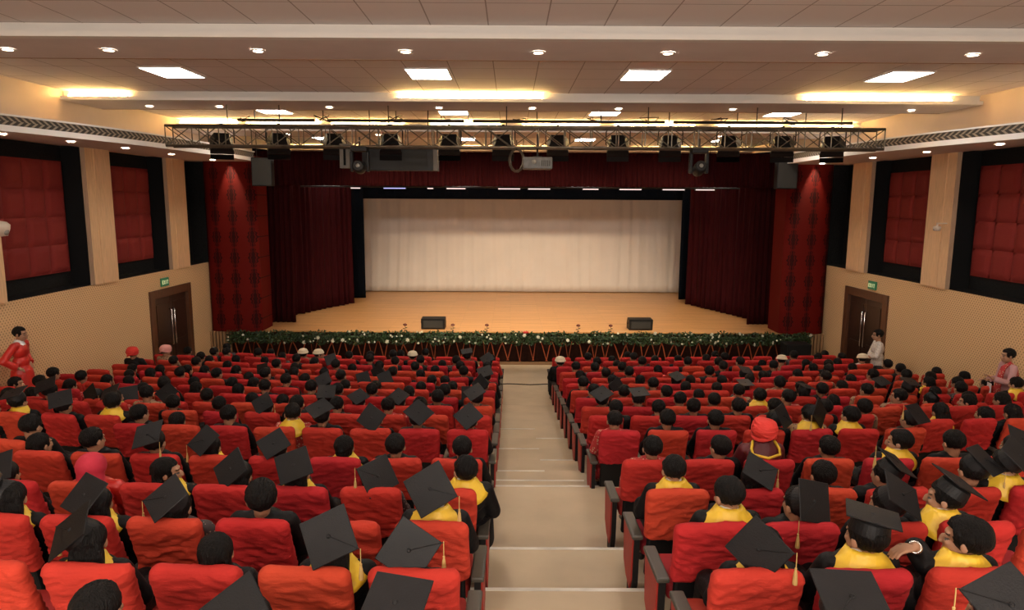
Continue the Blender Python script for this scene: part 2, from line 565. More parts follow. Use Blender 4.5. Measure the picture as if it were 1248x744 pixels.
def ledge(s, name):
    X = XL if s < 0 else XR
    ys = [YB + (19.9 - YB) * k / 60 for k in range(61)]
    offs = [ledge_off(y, s) for y in ys]
    offs = [sum(offs[max(0, i - 2):i + 3]) / len(offs[max(0, i - 2):i + 3]) for i in range(len(offs))]
    z0, z1, z2 = 5.89, 5.99, 6.14
    bm = bmesh.new()
    prev = None
    for y, o in zip(ys, offs):
        xe = X - s * o
        c = [bm.verts.new(p) for p in ((X, y, z0), (xe, y, z0), (xe, y, z1), (xe + s * 0.03, y, z1), (xe + s * 0.03, y, z2), (xe, y, z2), (xe, y, z2 + 0.03), (X, y, z2 + 0.03))]
        if prev:
            for k in range(7):
                f = bm.faces.new((prev[k], prev[k + 1], c[k + 1], c[k]) if s < 0 else (prev[k], c[k], c[k + 1], prev[k + 1]))
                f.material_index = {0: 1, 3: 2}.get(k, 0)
        prev = c
    f = bm.faces.new(prev)
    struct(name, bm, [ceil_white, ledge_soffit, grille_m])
ledge(-1, 'ceiling_ledge_left')
ledge(1, 'ceiling_ledge_right')

# doors
def door(s, n):
    X = XL if s < 0 else XR
    y0, y1 = DOOR_Y
    fr = bmesh.new()
    def bx(bm, xa, xb, *r, **k):
        add_box(bm, min(xa, xb), max(xa, xb), *r, **k)
    xo, xi = X - s * 0.05, X + s * 0.12
    bx(fr, xo, xi, y0 - 0.06, y0 + 0.16, FZ, 2.50, bevel=0.006)
    bx(fr, xo, xi, y1 - 0.16, y1 + 0.06, FZ, 2.50, bevel=0.006)
    bx(fr, xo, xi, y0 + 0.16, y1 - 0.16, 2.28, 2.50, bevel=0.006)
    t = struct('door_%d' % n, fr, wood_dark)
    for k in (0, 1):
        a = y0 + 0.17 + k * 0.885
        lf = bmesh.new()
        bx(lf, X + s * 0.02, X + s * 0.07, a, a + 0.875, FZ + 0.01, 2.27, bevel=0.004)
        for z in (0.15, 1.2):
            bx(lf, X + s * 0.005, X + s * 0.02, a + 0.13, a + 0.75, z, z + 0.9, bevel=0.004)
        o = new_obj('leaf', lf, door_leaf_m, t)
        h = bmesh.new()
        yh = a + (0.80 if k == 0 else 0.07)
        xh = X - s * 0.045
        add_tube(h, [(X + s * 0.02, yh, 0.95), (xh, yh, 0.97), (xh, yh, 1.9), (X + s * 0.02, yh, 1.92)], 0.014, 8)
        new_obj('handle', h, steel, o, smooth=True)
door(-1, 1)
door(1, 2)

# EXIT signs
FONT = {'E': [(0, 0, .2, 1), (0, 0, .7, .18), (0, .41, .6, .59), (0, .82, .7, 1)], 'X': None, 'I': [(.25, 0, .45, 1)], 'T': [(.25, 0, .45, 1), (0, .82, .7, 1)]}
def exit_sign(s):
    X = (XL if s < 0 else XR) - s * 0.01
    yc, zc = (18.0, 2.66)
    t = thing('exit_sign', 'small green EXIT sign on the perforated wall above the %s door' % ('left' if s < 0 else 'right'), 'sign', (X, yc, zc))
    d = -s * 0.03
    new_obj('sign_board', box(min(0, d), max(0, d), -0.20, 0.20, -0.10, 0.12, bevel=0.004), green_sign, t)
    bm = bmesh.new()
    cw, chh = 0.062, 0.10
    x0, x1 = sorted((d, d * 1.25))
    for k, c in enumerate('EXIT'):
        # letters read left to right for someone facing the wall
        base = -0.16 + k * 0.082
        def B(u0, v0, u1, v1):
            ya, yb = base + u0 * cw / 0.7, base + u1 * cw / 0.7
            if s > 0:
                ya, yb = -yb, -ya
            add_box(bm, x0, x1, ya, yb, -0.045 + v0 * chh, -0.045 + v1 * chh)
        if FONT[c]:
            for r in FONT[c]:
                B(*r)
        else:
            for sg in (1, -1):
                M = Matrix.Translation((0, (base + cw / 2) * (-1 if s > 0 else 1), -0.045 + chh / 2)) @ Matrix.Rotation(sg * R(30), 4, 'X')
                add_box(bm, x0, x1, -0.008, 0.008, -0.056, 0.056, M=M)
    new_obj('lettering', bm, sign_pale, t)
exit_sign(-1)
exit_sign(1)

# wall devices: pale camera housings
cam_pale = mat('pale_camera_plastic', (0.62, 0.52, 0.42), 0.5)
def dome_cam(loc, s, lab, k=1.0):
    t = thing('security_camera', lab, 'camera', loc)
    bm = bmesh.new()
    add_lathe(bm, [(0.001, -0.10 * k), (0.09 * k, -0.09 * k), (0.115 * k, -0.02 * k), (0.12 * k, 0.02 * k), (0.09 * k, 0.05 * k), (0.001, 0.07 * k)], 16)
    new_obj('housing', bm, cam_pale, t, smooth=True)
    bm = bmesh.new()
    add_box(bm, -0.02 * k, 0.02 * k, -0.02, 0.02, 0.05 * k, 0.16 * k)
    add_box(bm, min(0, s * 0.2), max(0, s * 0.2), -0.02, 0.02, 0.12 * k, 0.16 * k)
    new_obj('bracket', bm, cam_pale, t)
    bm = bmesh.new()
    add_ball(bm, (-s * 0.085 * k, 0.0, -0.05 * k), 0.035 * k)
    new_obj('lens', bm, lens_m, t, smooth=True)
dome_cam((-8.84, 11.93, 4.32), -1, 'pale domed camera on a bracket fixed to the left wall pillar', 1.7)
dome_cam((9.30, 15.1, 4.28), 1, 'tiny white camera sticking out from the right wall pillar', 0.7)

# stage: platform, columns
struct('floor_stage', box(XL, XR, 20.8, YE, FZ, 0.85), stage_wood_m)
def column(x0, x1, name):
    bm = bmesh.new()
    N = 18
    lo, hi = [], []
    for k in range(N + 1):
        t = k / N
        x = x0 + (x1 - x0) * t
        y = 20.75 - 0.22 * math.sqrt(max(0, 1 - (2 * t - 1) ** 2)) ** 1.0
        lo.append(bm.verts.new((x, y, 0.86)))
        hi.append(bm.verts.new((x, y, 6.1)))
    b = [bm.verts.new((x1, 21.6, 0.86)), bm.verts.new((x1, 21.6, 6.1)), bm.verts.new((x0, 21.6, 0.86)), bm.verts.new((x0, 21.6, 6.1))]
    for k in range(N):
        bm.faces.new((lo[k], lo[k + 1], hi[k + 1], hi[k]))
    bm.faces.new((lo[N], b[0], b[1], hi[N]))
    bm.faces.new((b[0], b[2], b[3], b[1]))
    bm.faces.new((b[2], lo[0], hi[0], b[3]))
    bm.faces.new(hi + [b[1], b[3]])
    struct(name, bm, damask, smooth=False)
    for p in bpy.data.objects[name].data.polygons[:N]:
        p.use_smooth = True
column(XL, -7.55, 'wall_column_left')
column(8.2, XR, 'wall_column_right')
# slatted wooden base of the stage front at both sides
def slats(x0, x1, name):
    bm = bmesh.new()
    n = int((x1 - x0) / 0.09)
    for k in range(n):
        a = x0 + (x1 - x0) * k / n
        add_box(bm, a, a + 0.06, 20.55, 20.75, FZ, 0.86)
    add_box(bm, x0, x1, 20.62, 20.79, FZ, 0.85)
    struct(name, bm, slat_m)
slats(XL, -8.5, 'wall_slats_left')
slats(9.15, XR, 'wall_slats_right')

# curtains
def curtain(name, pts, z0, z1, amp, wl, m, label, cat='curtain', thick=0.0, hem=0.0, seedk=0, nz=10, group=None):
    bm = bmesh.new()
    P = [Vector((p[0], p[1])) for p in pts]
    L = [0]
    for a, b in zip(P[:-1], P[1:]):
        L.append(L[-1] + (b - a).length)
    tot = L[-1]
    n = max(8, int(tot / wl * 10))
    rows = []
    for j in range(nz + 1):
        tz = j / nz
        row = []
        for k in range(n + 1):
            d = tot * k / n
            i = max(q for q in range(len(L)) if L[q] <= d + 1e-9)
            i = min(i, len(P) - 2)
            t = (d - L[i]) / (L[i + 1] - L[i])
            p = P[i].lerp(P[i + 1], t)
            tn = (P[i + 1] - P[i]).normalized()
            nn = Vector((tn.y, -tn.x))
            ph = 2 * PI * d / wl + 1.3 * noise.noise(Vector((d * 0.7 + seedk * 9, 0, tz * 0.8))) * 2
            a = amp * (0.55 + 0.45 * (1 - tz)) * (0.7 + 0.6 * noise.noise(Vector((d * 0.9, seedk, 3))))
            q = p + nn * (a * math.sin(ph) + a * 0.35 * math.sin(ph * 2.3 + seedk))
            row.append(bm.verts.new((q.x, q.y, z0 + (z1 - z0) * tz + (hem * math.sin(ph * 0.21) if j == 0 else 0))))
        rows.append(row)
    for a, b in zip(rows[:-1], rows[1:]):
        for k in range(n):
            bm.faces.new((a[k], a[k + 1], b[k + 1], b[k]))
    r = bmesh.ops.extrude_face_region(bm, geom=bm.faces[:])
    vs = [v for v in r['geom'] if isinstance(v, bmesh.types.BMVert)]
    for v in vs:
        v.co.y += 0.012
    o = new_obj(name, bm, m, smooth=True)
    tag(o, label, cat, group)
    return o
curtain('stage_curtain', [(-8.4, 22.25), (-7.02, 22.25)], 0.86, 5.6, 0.05, 0.16, velvet_dark, 'dark maroon curtain leg hanging beside the left damask column')
curtain('stage_curtain', [(-7.55, 23.6), (-6.1, 26.7)], 0.87, 5.7, 0.13, 0.32, velvet, 'pleated maroon velvet curtain running back along the left of the stage', seedk=2)
curtain('stage_curtain', [(7.75, 22.25), (9.2, 22.25)], 0.86, 5.6, 0.05, 0.16, velvet_dark, 'dark maroon curtain leg hanging beside the right damask column', seedk=3)
curtain('stage_curtain', [(6.92, 26.8), (8.2, 23.2)], 0.87, 5.7, 0.13, 0.32, velvet, 'pleated maroon velvet curtain running back along the right of the stage', seedk=4)
curtain('side_drape', [(-6.75, 28.1), (-5.95, 28.1)], 0.86, 6.0, 0.03, 0.3, navy, 'narrow navy black drape left of the cream backdrop', seedk=5)
curtain('side_drape', [(6.92, 28.1), (7.9, 28.1)], 0.86, 6.0, 0.03, 0.3, navy, 'narrow navy black drape right of the cream backdrop', seedk=6)
curtain('backdrop_curtain', [(-6.6, 30.2), (7.8, 30.2)], 0.88, 6.0, 0.026, 0.55, white_cloth, 'wide cream cloth curtain across the back of the stage', seedk=7, nz=16)
curtain('border_curtain', [(-8.9, 28.6), (9.3, 28.6)], 4.90, 6.5, 0.02, 0.5, navy, 'long black cloth border hanging above the cream backdrop', seedk=8)
curtain('stage_valance', [(-8.3, 21.95), (9.05, 21.95)], 5.27, 6.33, 0.05, 0.17, velvet_dark, 'dark maroon pleated valance across the top of the stage', seedk=9)
curtain('wing_drape', [(-9.0, 24.5), (-7.6, 27.5)], 0.86, 6.6, 0.04, 0.4, navy, 'black masking cloth in the left wing behind the velvet curtain', seedk=10)
curtain('wing_drape', [(9.4, 24.5), (8.1, 27.5)], 0.86, 6.6, 0.04, 0.4, navy, 'black masking cloth in the right wing behind the velvet curtain', seedk=11)
# ================================================================ ceiling lights
def ceiling_light(x, y, lab, w=0.69, d=0.92):
    t = thing('ceiling_light', lab, 'light', (x, y, ZC - 0.012), 0, 'bright square panels set in the tiled ceiling')
    new_obj('diffuser', box(-w / 2, w / 2, -d / 2, d / 2, -0.008, 0.004), glow_white, t)
    bm = bmesh.new()
    for a in ((-w / 2 - .02, -w / 2, -d / 2 - .02, d / 2 + .02), (w / 2, w / 2 + .02, -d / 2 - .02, d / 2 + .02), (-w / 2, w / 2, -d / 2 - .02, -d / 2), (-w / 2, w / 2, d / 2, d / 2 + .02)):
        add_box(bm, a[0], a[1], a[2], a[3], -0.012, 0.01)
    new_obj('frame', bm, rim_white, t)
PX = [-5.83, -1.42, 2.30, 6.68]
bands = [(12.34, 'between the two nearest ceiling beams'), (17.4, 'above the steel truss'), (24.8, 'over the stage behind the truss'),
         (6.2, 'above the nearest seats'), (0.2, 'overhead near the back of the hall'), (-5.2, 'by the back wall')]
for y, w in bands:
    for k, x in enumerate(PX):
        ceiling_light(x if y < 20 else x * 1.12 + (0.0), y, 'square ceiling light %s, %s from the left wall' % (w, ORD[k]))

dl = None
def downlight(x, y, z, lab, r=0.075, grp='round recessed downlights'):
    global dl
    if dl is None:
        t = thing('downlight', lab, 'downlight', (x, y, z), 0, grp)
        bm = bmesh.new()
        add_lathe(bm, [(0.001, -0.004), (r * 0.85, -0.006), (r * 0.85, 0.01), (0.001, 0.01)], 16)
        new_obj('lamp', bm, glow_down, t)
        bm = bmesh.new()
        add_lathe(bm, [(r * 0.86, -0.009), (r * 1.2, -0.006), (r * 1.25, 0.004), (r * 0.86, 0.004), (r * 0.86, -0.009)], 16)
        new_obj('trim_ring', bm, rim_white, t)
        dl = t
    else:
        t = copy_tree(dl)
        t.location = (x, y, z)
        t['label'] = lab
        t['group'] = grp
    return t
for k, x in enumerate([-8.3, -6.75, -5.4, -3.4, -1.42, .36, 2.1, 4.18, 6.2, 8.2]):
    downlight(x, 9.65, ZC - 0.20, 'round downlight in the nearest ceiling beam, %s from the left wall' % ORD[k])
for k, x in enumerate([-7.75, -6.25, -3.9, -1.55, .45, 2.3, 4.75, 8.6]):
    downlight(x, 15.25, ZC - 0.20, 'round downlight in the second ceiling beam, %s from the left wall' % ORD[k])
for k, x in enumerate([-6.4, -3.8, -.2, 3.0, 6.0]):
    downlight(x, 20.2, ZC - 0.31, 'round downlight in the beam behind the truss, %s from the left wall' % ORD[k])
for s in (-1, 1):
    X = XL if s < 0 else XR
    sd = 'left' if s < 0 else 'right'
    spots = [(9.6, 0.33), (11.95, 0.5), (13.4, 0.75), (15.0, 0.9), (16.9, 0.95), (19.1, 1.0)] if s < 0 else [(10.5, 0.33), (12.9, 0.6), (14.9, 0.75), (16.9, 0.85), (19.4, 0.95)]
    for k, (y, o) in enumerate(reversed(spots)):
        downlight(X - s * o, y, 5.88, 'round downlight under the %s wall ledge, %s from the stage' % (sd, ORD[k]), grp='round downlights under the wall ledges')
    # the one that grazes the damask column
    downlight((-8.35 if s < 0 else 8.95), 20.08, 6.08, 'small spotlight shining down the %s red damask column' % sd, grp='spots over the columns')
    l = bpy.data.lights.new('column_spot', 'SPOT')
    l.energy = 30
    l.color = (1.0, 0.75, 0.5)
    l.spot_size = R(48)
    l.spot_blend = 0.8
    l.shadow_soft_size = 0.03
    lo = bpy.data.objects.new('column_spot', l)
    lo.location = ((-8.2 if s < 0 else 8.9), 20.36, 6.05)
    lo.rotation_euler = (R(10), 0, 0)
    col.objects.link(lo)

def cove_tube(x0, x1, y, lab):
    t = thing('cove_light', lab, 'light', (x0, y - 0.07, ZC - 0.14), 0, 'warm tubes in the ceiling troughs')
    bm = bmesh.new()
    add_tube(bm, [(0.02, 0, 0.035), (x1 - x0 - 0.02, 0, 0.035)], 0.014, 8)
    new_obj('tube', bm, glow_tube, t)
    bm = bmesh.new()
    add_box(bm, 0, x1 - x0, -0.02, 0.02, -0.012, 0.018)
    add_box(bm, 0, 0.02, -0.018, 0.018, 0.018, 0.05)
    add_box(bm, x1 - x0 - 0.02, x1 - x0, -0.018, 0.018, 0.018, 0.05)
    new_obj('batten', bm, rim_white, t)
cove_tube(-8.98, -7.75, 14.5, 'warm trough light at the left end of the second ceiling beam')
cove_tube(-2.3, 0.65, 14.5, 'warm trough light at the middle of the second ceiling beam')
cove_tube(5.95, 8.95, 14.5, 'warm trough light toward the right end of the second ceiling beam')
for k, (a, b) in enumerate([(-9.0, -7.4), (-7.2, -5.2), (-4.9, -2.9), (-2.2, -0.3), (.3, 2.4), (2.8, 5.0), (5.6, 7.4), (7.6, 9.3)]):
    cove_tube(a, b, 19.3, 'warm trough light above the valance, %s from the left wall' % ORD[k])
for k, (a, b) in enumerate([(-8.6, -6.0), (-2.6, -0.7), (0.2, 2.2), (4.8, 7.2), (7.6, 9.2)]):
    cove_tube(a, b, 27.9, 'warm trough light over the stage, %s from the left wall' % ORD[k])

# ================================================================ truss and what hangs from it
TY, TZ0, TZ1 = 15.0, 5.93, 6.34
TX0, TX1 = -7.25, 7.85
def truss():
    t = thing('lighting_truss', 'long steel box truss spanning the hall under the ceiling', 'truss', (0, TY, TZ0))
    H = TZ1 - TZ0
    D = 0.34
    for y in (-D / 2, D / 2):
        for z in (0, H):
            bm = bmesh.new()
            add_tube(bm, [(TX0, y, z), (TX1, y, z)], 0.027, 8)
            new_obj('chord', bm, truss_m, t, smooth=True)
    n = 27
    w = (TX1 - TX0) / n
    for y, nm in ((-D / 2, 'front'), (D / 2, 'rear')):
        bm = bmesh.new()
        for k in range(n + 1):
            x = TX0 + w * k
            add_tube(bm, [(x, y, 0), (x, y, H)], 0.013, 6)
            if k < n:
                if nm == 'front':
                    add_tube(bm, [(x, y, 0), (x + w, y, H)], 0.011, 6)
                add_tube(bm, [(x, y, H), (x + w, y, 0)], 0.011, 6)
        new_obj('lattice_bracing', bm, truss_m, t)
    bm = bmesh.new()
    for k in range(n + 1):
        x = TX0 + w * k
        for z in (0, H):
            add_tube(bm, [(x, -D / 2, z), (x, D / 2, z)], 0.009, 6)
    new_obj('cross_tie', bm, truss_m, t)
    for x in (-6.0, -4.9, -2.6, -0.1, 2.9, 5.2, 7.0):
        bm = bmesh.new()
        add_tube(bm, [(x, 0, H), (x, 0, ZC - 0.19 - TZ0)], 0.012, 6)
        new_obj('hanger_rod', bm, metal_dark, t)
truss()
def rear_pipe():
    t = thing('lighting_pipe', 'dark steel pipe with cables hung behind the truss', 'pipe', (0, 16.6, 6.66))
    for a, b in ((-6.4, -4.6), (-4.3, -1.1), (-0.9, 3.6), (3.8, 8.0)):
        bm = bmesh.new()
        add_tube(bm, [(a, 0, 0), (b, 0, 0)], 0.035, 8)
        add_tube(bm, [(a, 0.05, -0.12), (a + 0.3, 0.05, -0.09), ((a + b) / 2, 0.05, -0.14), (b - 0.2, 0.05, -0.1)], 0.012, 6)
        new_obj('rail', bm, metal_dark, t)
    for x in (-6.0, -4.4, -2.7, -1.0, 0.6, 2.1, 3.7, 5.3, 6.9):
        bm = bmesh.new()
        add_tube(bm, [(x, 0, 0), (x, 0, ZC - 6.66)], 0.012, 6)
        new_obj('hanger_rod', bm, metal_dark, t)
    r2 = random.Random(3)
    for k in range(9):
        x = -6.2 + k * 1.6 + r2.uniform(-.3, .3)
        bm = bmesh.new()
        pts = [(x, 0, 0.02)]
        for q in range(9):
            pts.append((x + r2.uniform(-.2, .25), r2.uniform(-.06, .06), r2.uniform(-.05, .12)))
        add_tube(bm, pts, 0.011, 5)
        new_obj('cable_coil', bm, metal_dark if k % 3 else truss_m, t)
rear_pipe()

# wide stage flood lamps with barn doors
def flood(x, aim, lab, proto=[None]):
    if proto[0] is None:
        t = thing('stage_spotlight', lab, 'stage light', (0, 0, 0), 0, 'black flood lights clamped along the truss')
        bm = bmesh.new()
        # housing tapering from a wide mouth up to a narrow back
        top = [(-.15, -.10), (.15, -.10), (.15, .10), (-.15, .10)]
        bot = [(-.24, -.17), (.24, -.17), (.24, .17), (-.24, .17)]
        a = [bm.verts.new((u, v, 0.22)) for u, v in top]
        b = [bm.verts.new((u, v, -0.06)) for u, v in bot]
        c = [bm.verts.new((u, v, -0.16)) for u, v in bot]
        bm.faces.new(a)
        bm.faces.new(list(reversed(c)))
        for k in range(4):
            bm.faces.new((a[k], b[k], b[(k + 1) % 4], a[(k + 1) % 4]))
            bm.faces.new((b[k], c[k], c[(k + 1) % 4], b[(k + 1) % 4]))
        bmesh.ops.recalc_face_normals(bm, faces=bm.faces[:])
        o = new_obj('housing', bm, light_body, t)
        M = Matrix.Translation((0, 0.0, -0.05)) @ Matrix.Rotation(R(55), 4, 'X')
        o.matrix_basis = M
        bm = bmesh.new()
        for k in range(7):
            add_box(bm, -.13, .13, -.085 + k * .026, -.08 + k * .026, 0.22, 0.245)
        g = new_obj('cooling_fin', bm, metal_dark, o)
        bm = box(-.21, .21, -.145, .145, -.168, -.161)
        new_obj('glass', bm, lens_m, o)
        for (u0, v0, u1, v1) in ((-.24, -.18, .24, -.18), (-.24, .18, .24, .18)):
            bm = bmesh.new()
            add_quad(bm, [(u0, v0, -.16), (u1, v1, -.16), (u1, v1 * 1.3, -.27), (u0, v0 * 1.3, -.27)])
            bmesh.ops.solidify(bm, geom=bm.faces[:], thickness=0.006)
            new_obj('barn_door', bm, light_body, o)
        bm = bmesh.new()
        add_tube(bm, [(-.26, 0, -.04), (-.26, 0, .24), (-.2, 0, .32), (.2, 0, .32), (.26, 0, .24), (.26, 0, -.04)], 0.014, 6)
        add_box(bm, -.03, .03, -.24, .05, .30, .36)
        new_obj('yoke', bm, metal_dark, t)
        proto[0] = t
    else:
        t = copy_tree(proto[0])
        t['label'] = lab
    t.location = (x, TY + 0.42, TZ0 + 0.15)
    t.rotation_euler = (0, 0, R(aim))
for k, px in enumerate([262, 333, 402, 472, 545, 612, 680, 755, 820, 893, 960, 1022]):
    x = (px - 622) / 840 * 14.75
    flood(x, (px - 622) * -0.07, 'black flood light under the truss, %s from its left end' % ORD[k])
def moving_head(x, z, lab, face):
    t = thing('moving_head_light', lab, 'stage light', (x, TY - 0.1, z), 0)
    new_obj('base', box(-.17, .17, -.13, .13, 0.0, .10, bevel=.012), light_body, t)
    bm = bmesh.new()
    add_tube(bm, [(0, 0, .1), (0, 0, .3)], .02, 6)
    new_obj('clamp', bm, metal_dark, t)
    for s in (-1, 1):
        new_obj('yoke_arm', box(s * .17 - .03, s * .17 + .03, -.07, .07, -.42, 0.0, bevel=.015), light_body, t)
    M = Matrix.Translation((0, -.02, -.34)) @ Matrix.Rotation(R(face), 4, 'X')
    bm = bmesh.new()
    add_lathe(bm, [(.001, -.17), (.09, -.16), (.125, -.05), (.13, .08), (.12, .20), (.10, .22)], 20, M=Matrix.Identity(4))
    h = new_obj('lamp_head', bm, light_body, t, smooth=True)
    h.matrix_basis = M
    bm = bmesh.new()
    add_lathe(bm, [(.001, .215), (.095, .222), (.095, .20)], 20)
    lo = new_obj('front_ring', bm, metal_dark, h)
    bm = bmesh.new()
    add_lathe(bm, [(.001, .250), (.04, .236), (.045, .22)], 16)
    new_obj('lens', bm, lens_m, h, smooth=True)
moving_head(3.98, 5.83, 'black moving head lamp with a pale round lens under the truss', 70)
moving_head(-3.2, 5.83, 'black moving head lamp in front of the hanging grey box', 80)
# projector
t = thing('projector', 'grey projector hanging on a pole from the middle of the truss', 'projector', (0.56, TY - 0.05, 5.60))
new_obj('casing', box(-.31, .31, -.22, .22, -.12, .13, bevel=.025), proj_m, t)
bm = bmesh.new(); add_tube(bm, [(0.0, 0, .13), (0.0, 0, .62)], .02, 8); add_box(bm, -.09, .09, -.09, .09, .13, .15)
new_obj('pole', bm, metal_dark, t)
bm = bmesh.new(); add_tube(bm, [(-.08, -.22, .03), (-.08, -.27, .03)], .05, 14)
new_obj('lens', bm, lens_m, t, smooth=True)
bm = bmesh.new()
for k in range(5): add_box(bm, .08 + .04 * k, .10 + .04 * k, -.226, -.218, -.06, .06)
new_obj('vent_grille', bm, metal_dark, t)
t = thing('hanging_cable', 'bundle of cable hanging beside the projector', 'cable', (0.12, TY + 0.1, 5.70))
bm = bmesh.new()
for q in range(4):
    add_tube(bm, [(0.13 * math.cos(a) * (1 + .1 * q), .02 * q, -.02 + .22 * math.sin(a) * (1 + .05 * q)) for a in [2 * PI * k / 14 for k in range(15)]], .011, 5, cap=False)
new_obj('loop', bm, truss_m, t)
bm = bmesh.new(); add_tube(bm, [(0, 0, .2), (0, 0, .4)], .012, 5)
new_obj('tie', bm, metal_dark, t)
# rolled screen casing and its pale end
t = thing('screen_housing', 'long grey rectangular casing hanging behind the truss, left of middle', 'projector screen', (-2.35, TY + 0.75, 5.47))
new_obj('casing', box(-.95, .62, -.16, .16, 0, .55, bevel=.01), grey_box, t)
new_obj('front_panel', box(-.10, .50, -.175, -.16, .03, .52), speaker_m, t)
new_obj('end_cap', box(.62, .72, -.17, .17, .0, .56, bevel=.01), cream_box, t)
bm = bmesh.new(); add_tube(bm, [(-.8, 0, .55), (-.8, 0, 1.62)], .012, 6); add_tube(bm, [(.5, 0, .55), (.5, 0, 1.62)], .012, 6)
new_obj('hanger_rod', bm, metal_dark, t)
t = thing('hanging_case', 'narrow cream slotted case hanging below the truss', 'casing', (-3.6, TY + 0.3, 5.50))
bm = box(-.11, .11, -.08, .08, 0, .52, bevel=.008)
new_obj('case', bm, cream_box, t)
new_obj('slot', box(-.025, .025, -.088, -.078, .06, .46), black_m, t)
# hanging loudspeakers at both ends
for s, x in ((-1, -6.95), (1, 7.72)):
    t = thing('hanging_speaker', 'black loudspeaker box hanging at the %s end of the wall ledge' % ('left' if s < 0 else 'right'), 'speaker', (x, 19.55, 5.20), R(-8 * s))
    new_obj('cabinet', box(-.27, .27, 0, .4, 0, .78, bevel=.012), light_body, t)
    new_obj('grille', box(-.25, .25, -.015, 0.0, .02, .76, bevel=.005), speaker_m, t)
    bm = bmesh.new(); add_tube(bm, [(-.15, .2, .78), (-.15, .2, 1.68)], .012, 6); add_tube(bm, [(.15, .2, .78), (.15, .2, 1.68)], .012, 6)
    new_obj('hanger_rod', bm, metal_dark, t)
# pale strip lamps on the batten under the valance
bar_m = mat('strip_lamp', (0.5, 0.5, 0.55), 0.4, emit=(1.0, 0.72, 0.68), emit_s=0.7)
bar_b = mat('strip_lamp_blue', (0.4, 0.4, 0.6), 0.4, emit=(0.5, 0.5, 1.0), emit_s=0.6)
bt = thing('lighting_batten', 'thin black pipe hung just behind the valance hem', 'pipe', (0.4, 22.6, 5.17))
bm = bmesh.new(); add_tube(bm, [(-7.2, 0, 0.09), (7.0, 0, 0.09)], .025, 8); new_obj('rail', bm, metal_dark, bt)
bm = bmesh.new()
for x in (-6, -3, 0, 3, 6): add_tube(bm, [(x, 0, .09), (x, 0, 1.6)], .01, 5)
new_obj('hanger_rod', bm, metal_dark, bt)
for k, (px, w, c) in enumerate([(435, .3, 0), (482, .7, 1), (525, .18, 0), (556, .6, 0), (620, .7, 0), (656, .7, 0), (718, .5, 0), (766, .7, 0), (818, .7, 0), (856, .6, 0)]):
    x = (px - 622) / 840 * 22.45
    t = thing('mounted_strip_light', 'thin pale strip lamp under the valance, %s from the left' % ORD[k], 'stage light', (x, 22.5, 5.16), 0, 'strip lamps under the valance')
    new_obj('tube', box(-w / 2, w / 2, -.03, .0, 0.035, 0.065), bar_b if c else bar_m, t)
    new_obj('housing', box(-w / 2 - .02, w / 2 + .02, 0, .06, 0.03, .08), metal_dark, t)

# bare spot lamps added near the rear pipe to warm the stage
for k, x in enumerate([-5.0, -1.6, 1.6, 5.6]):
    l = bpy.data.lights.new('stage_fill', 'SPOT')
    l.energy = 900
    l.color = (1.0, 0.80, 0.56)
    l.spot_size = R(62)
    l.spot_blend = 0.7
    l.shadow_soft_size = 0.12
    lo = bpy.data.objects.new('stage_fill', l)
    lo.location = (x, TY + 1.35, 6.55)
    d = Vector((x * 0.6 + .3, 25.0, 0.85)) - lo.location
    lo.rotation_euler = d.to_track_quat('-Z', 'Y').to_euler()
    col.objects.link(lo)

# added area light behind the camera, standing in for bounced light
l = bpy.data.lights.new('rear_fill', 'AREA')
l.shape = 'RECTANGLE'
l.size, l.size_y = 9.0, 2.0
l.energy = 430
l.color = (1.0, 0.90, 0.80)
lo = bpy.data.objects.new('rear_fill', l)
lo.location = (0.2, -4.2, 4.5)
lo.rotation_euler = (R(97), 0, 0)
col.objects.link(lo)
sc.view_settings.exposure = 0.82
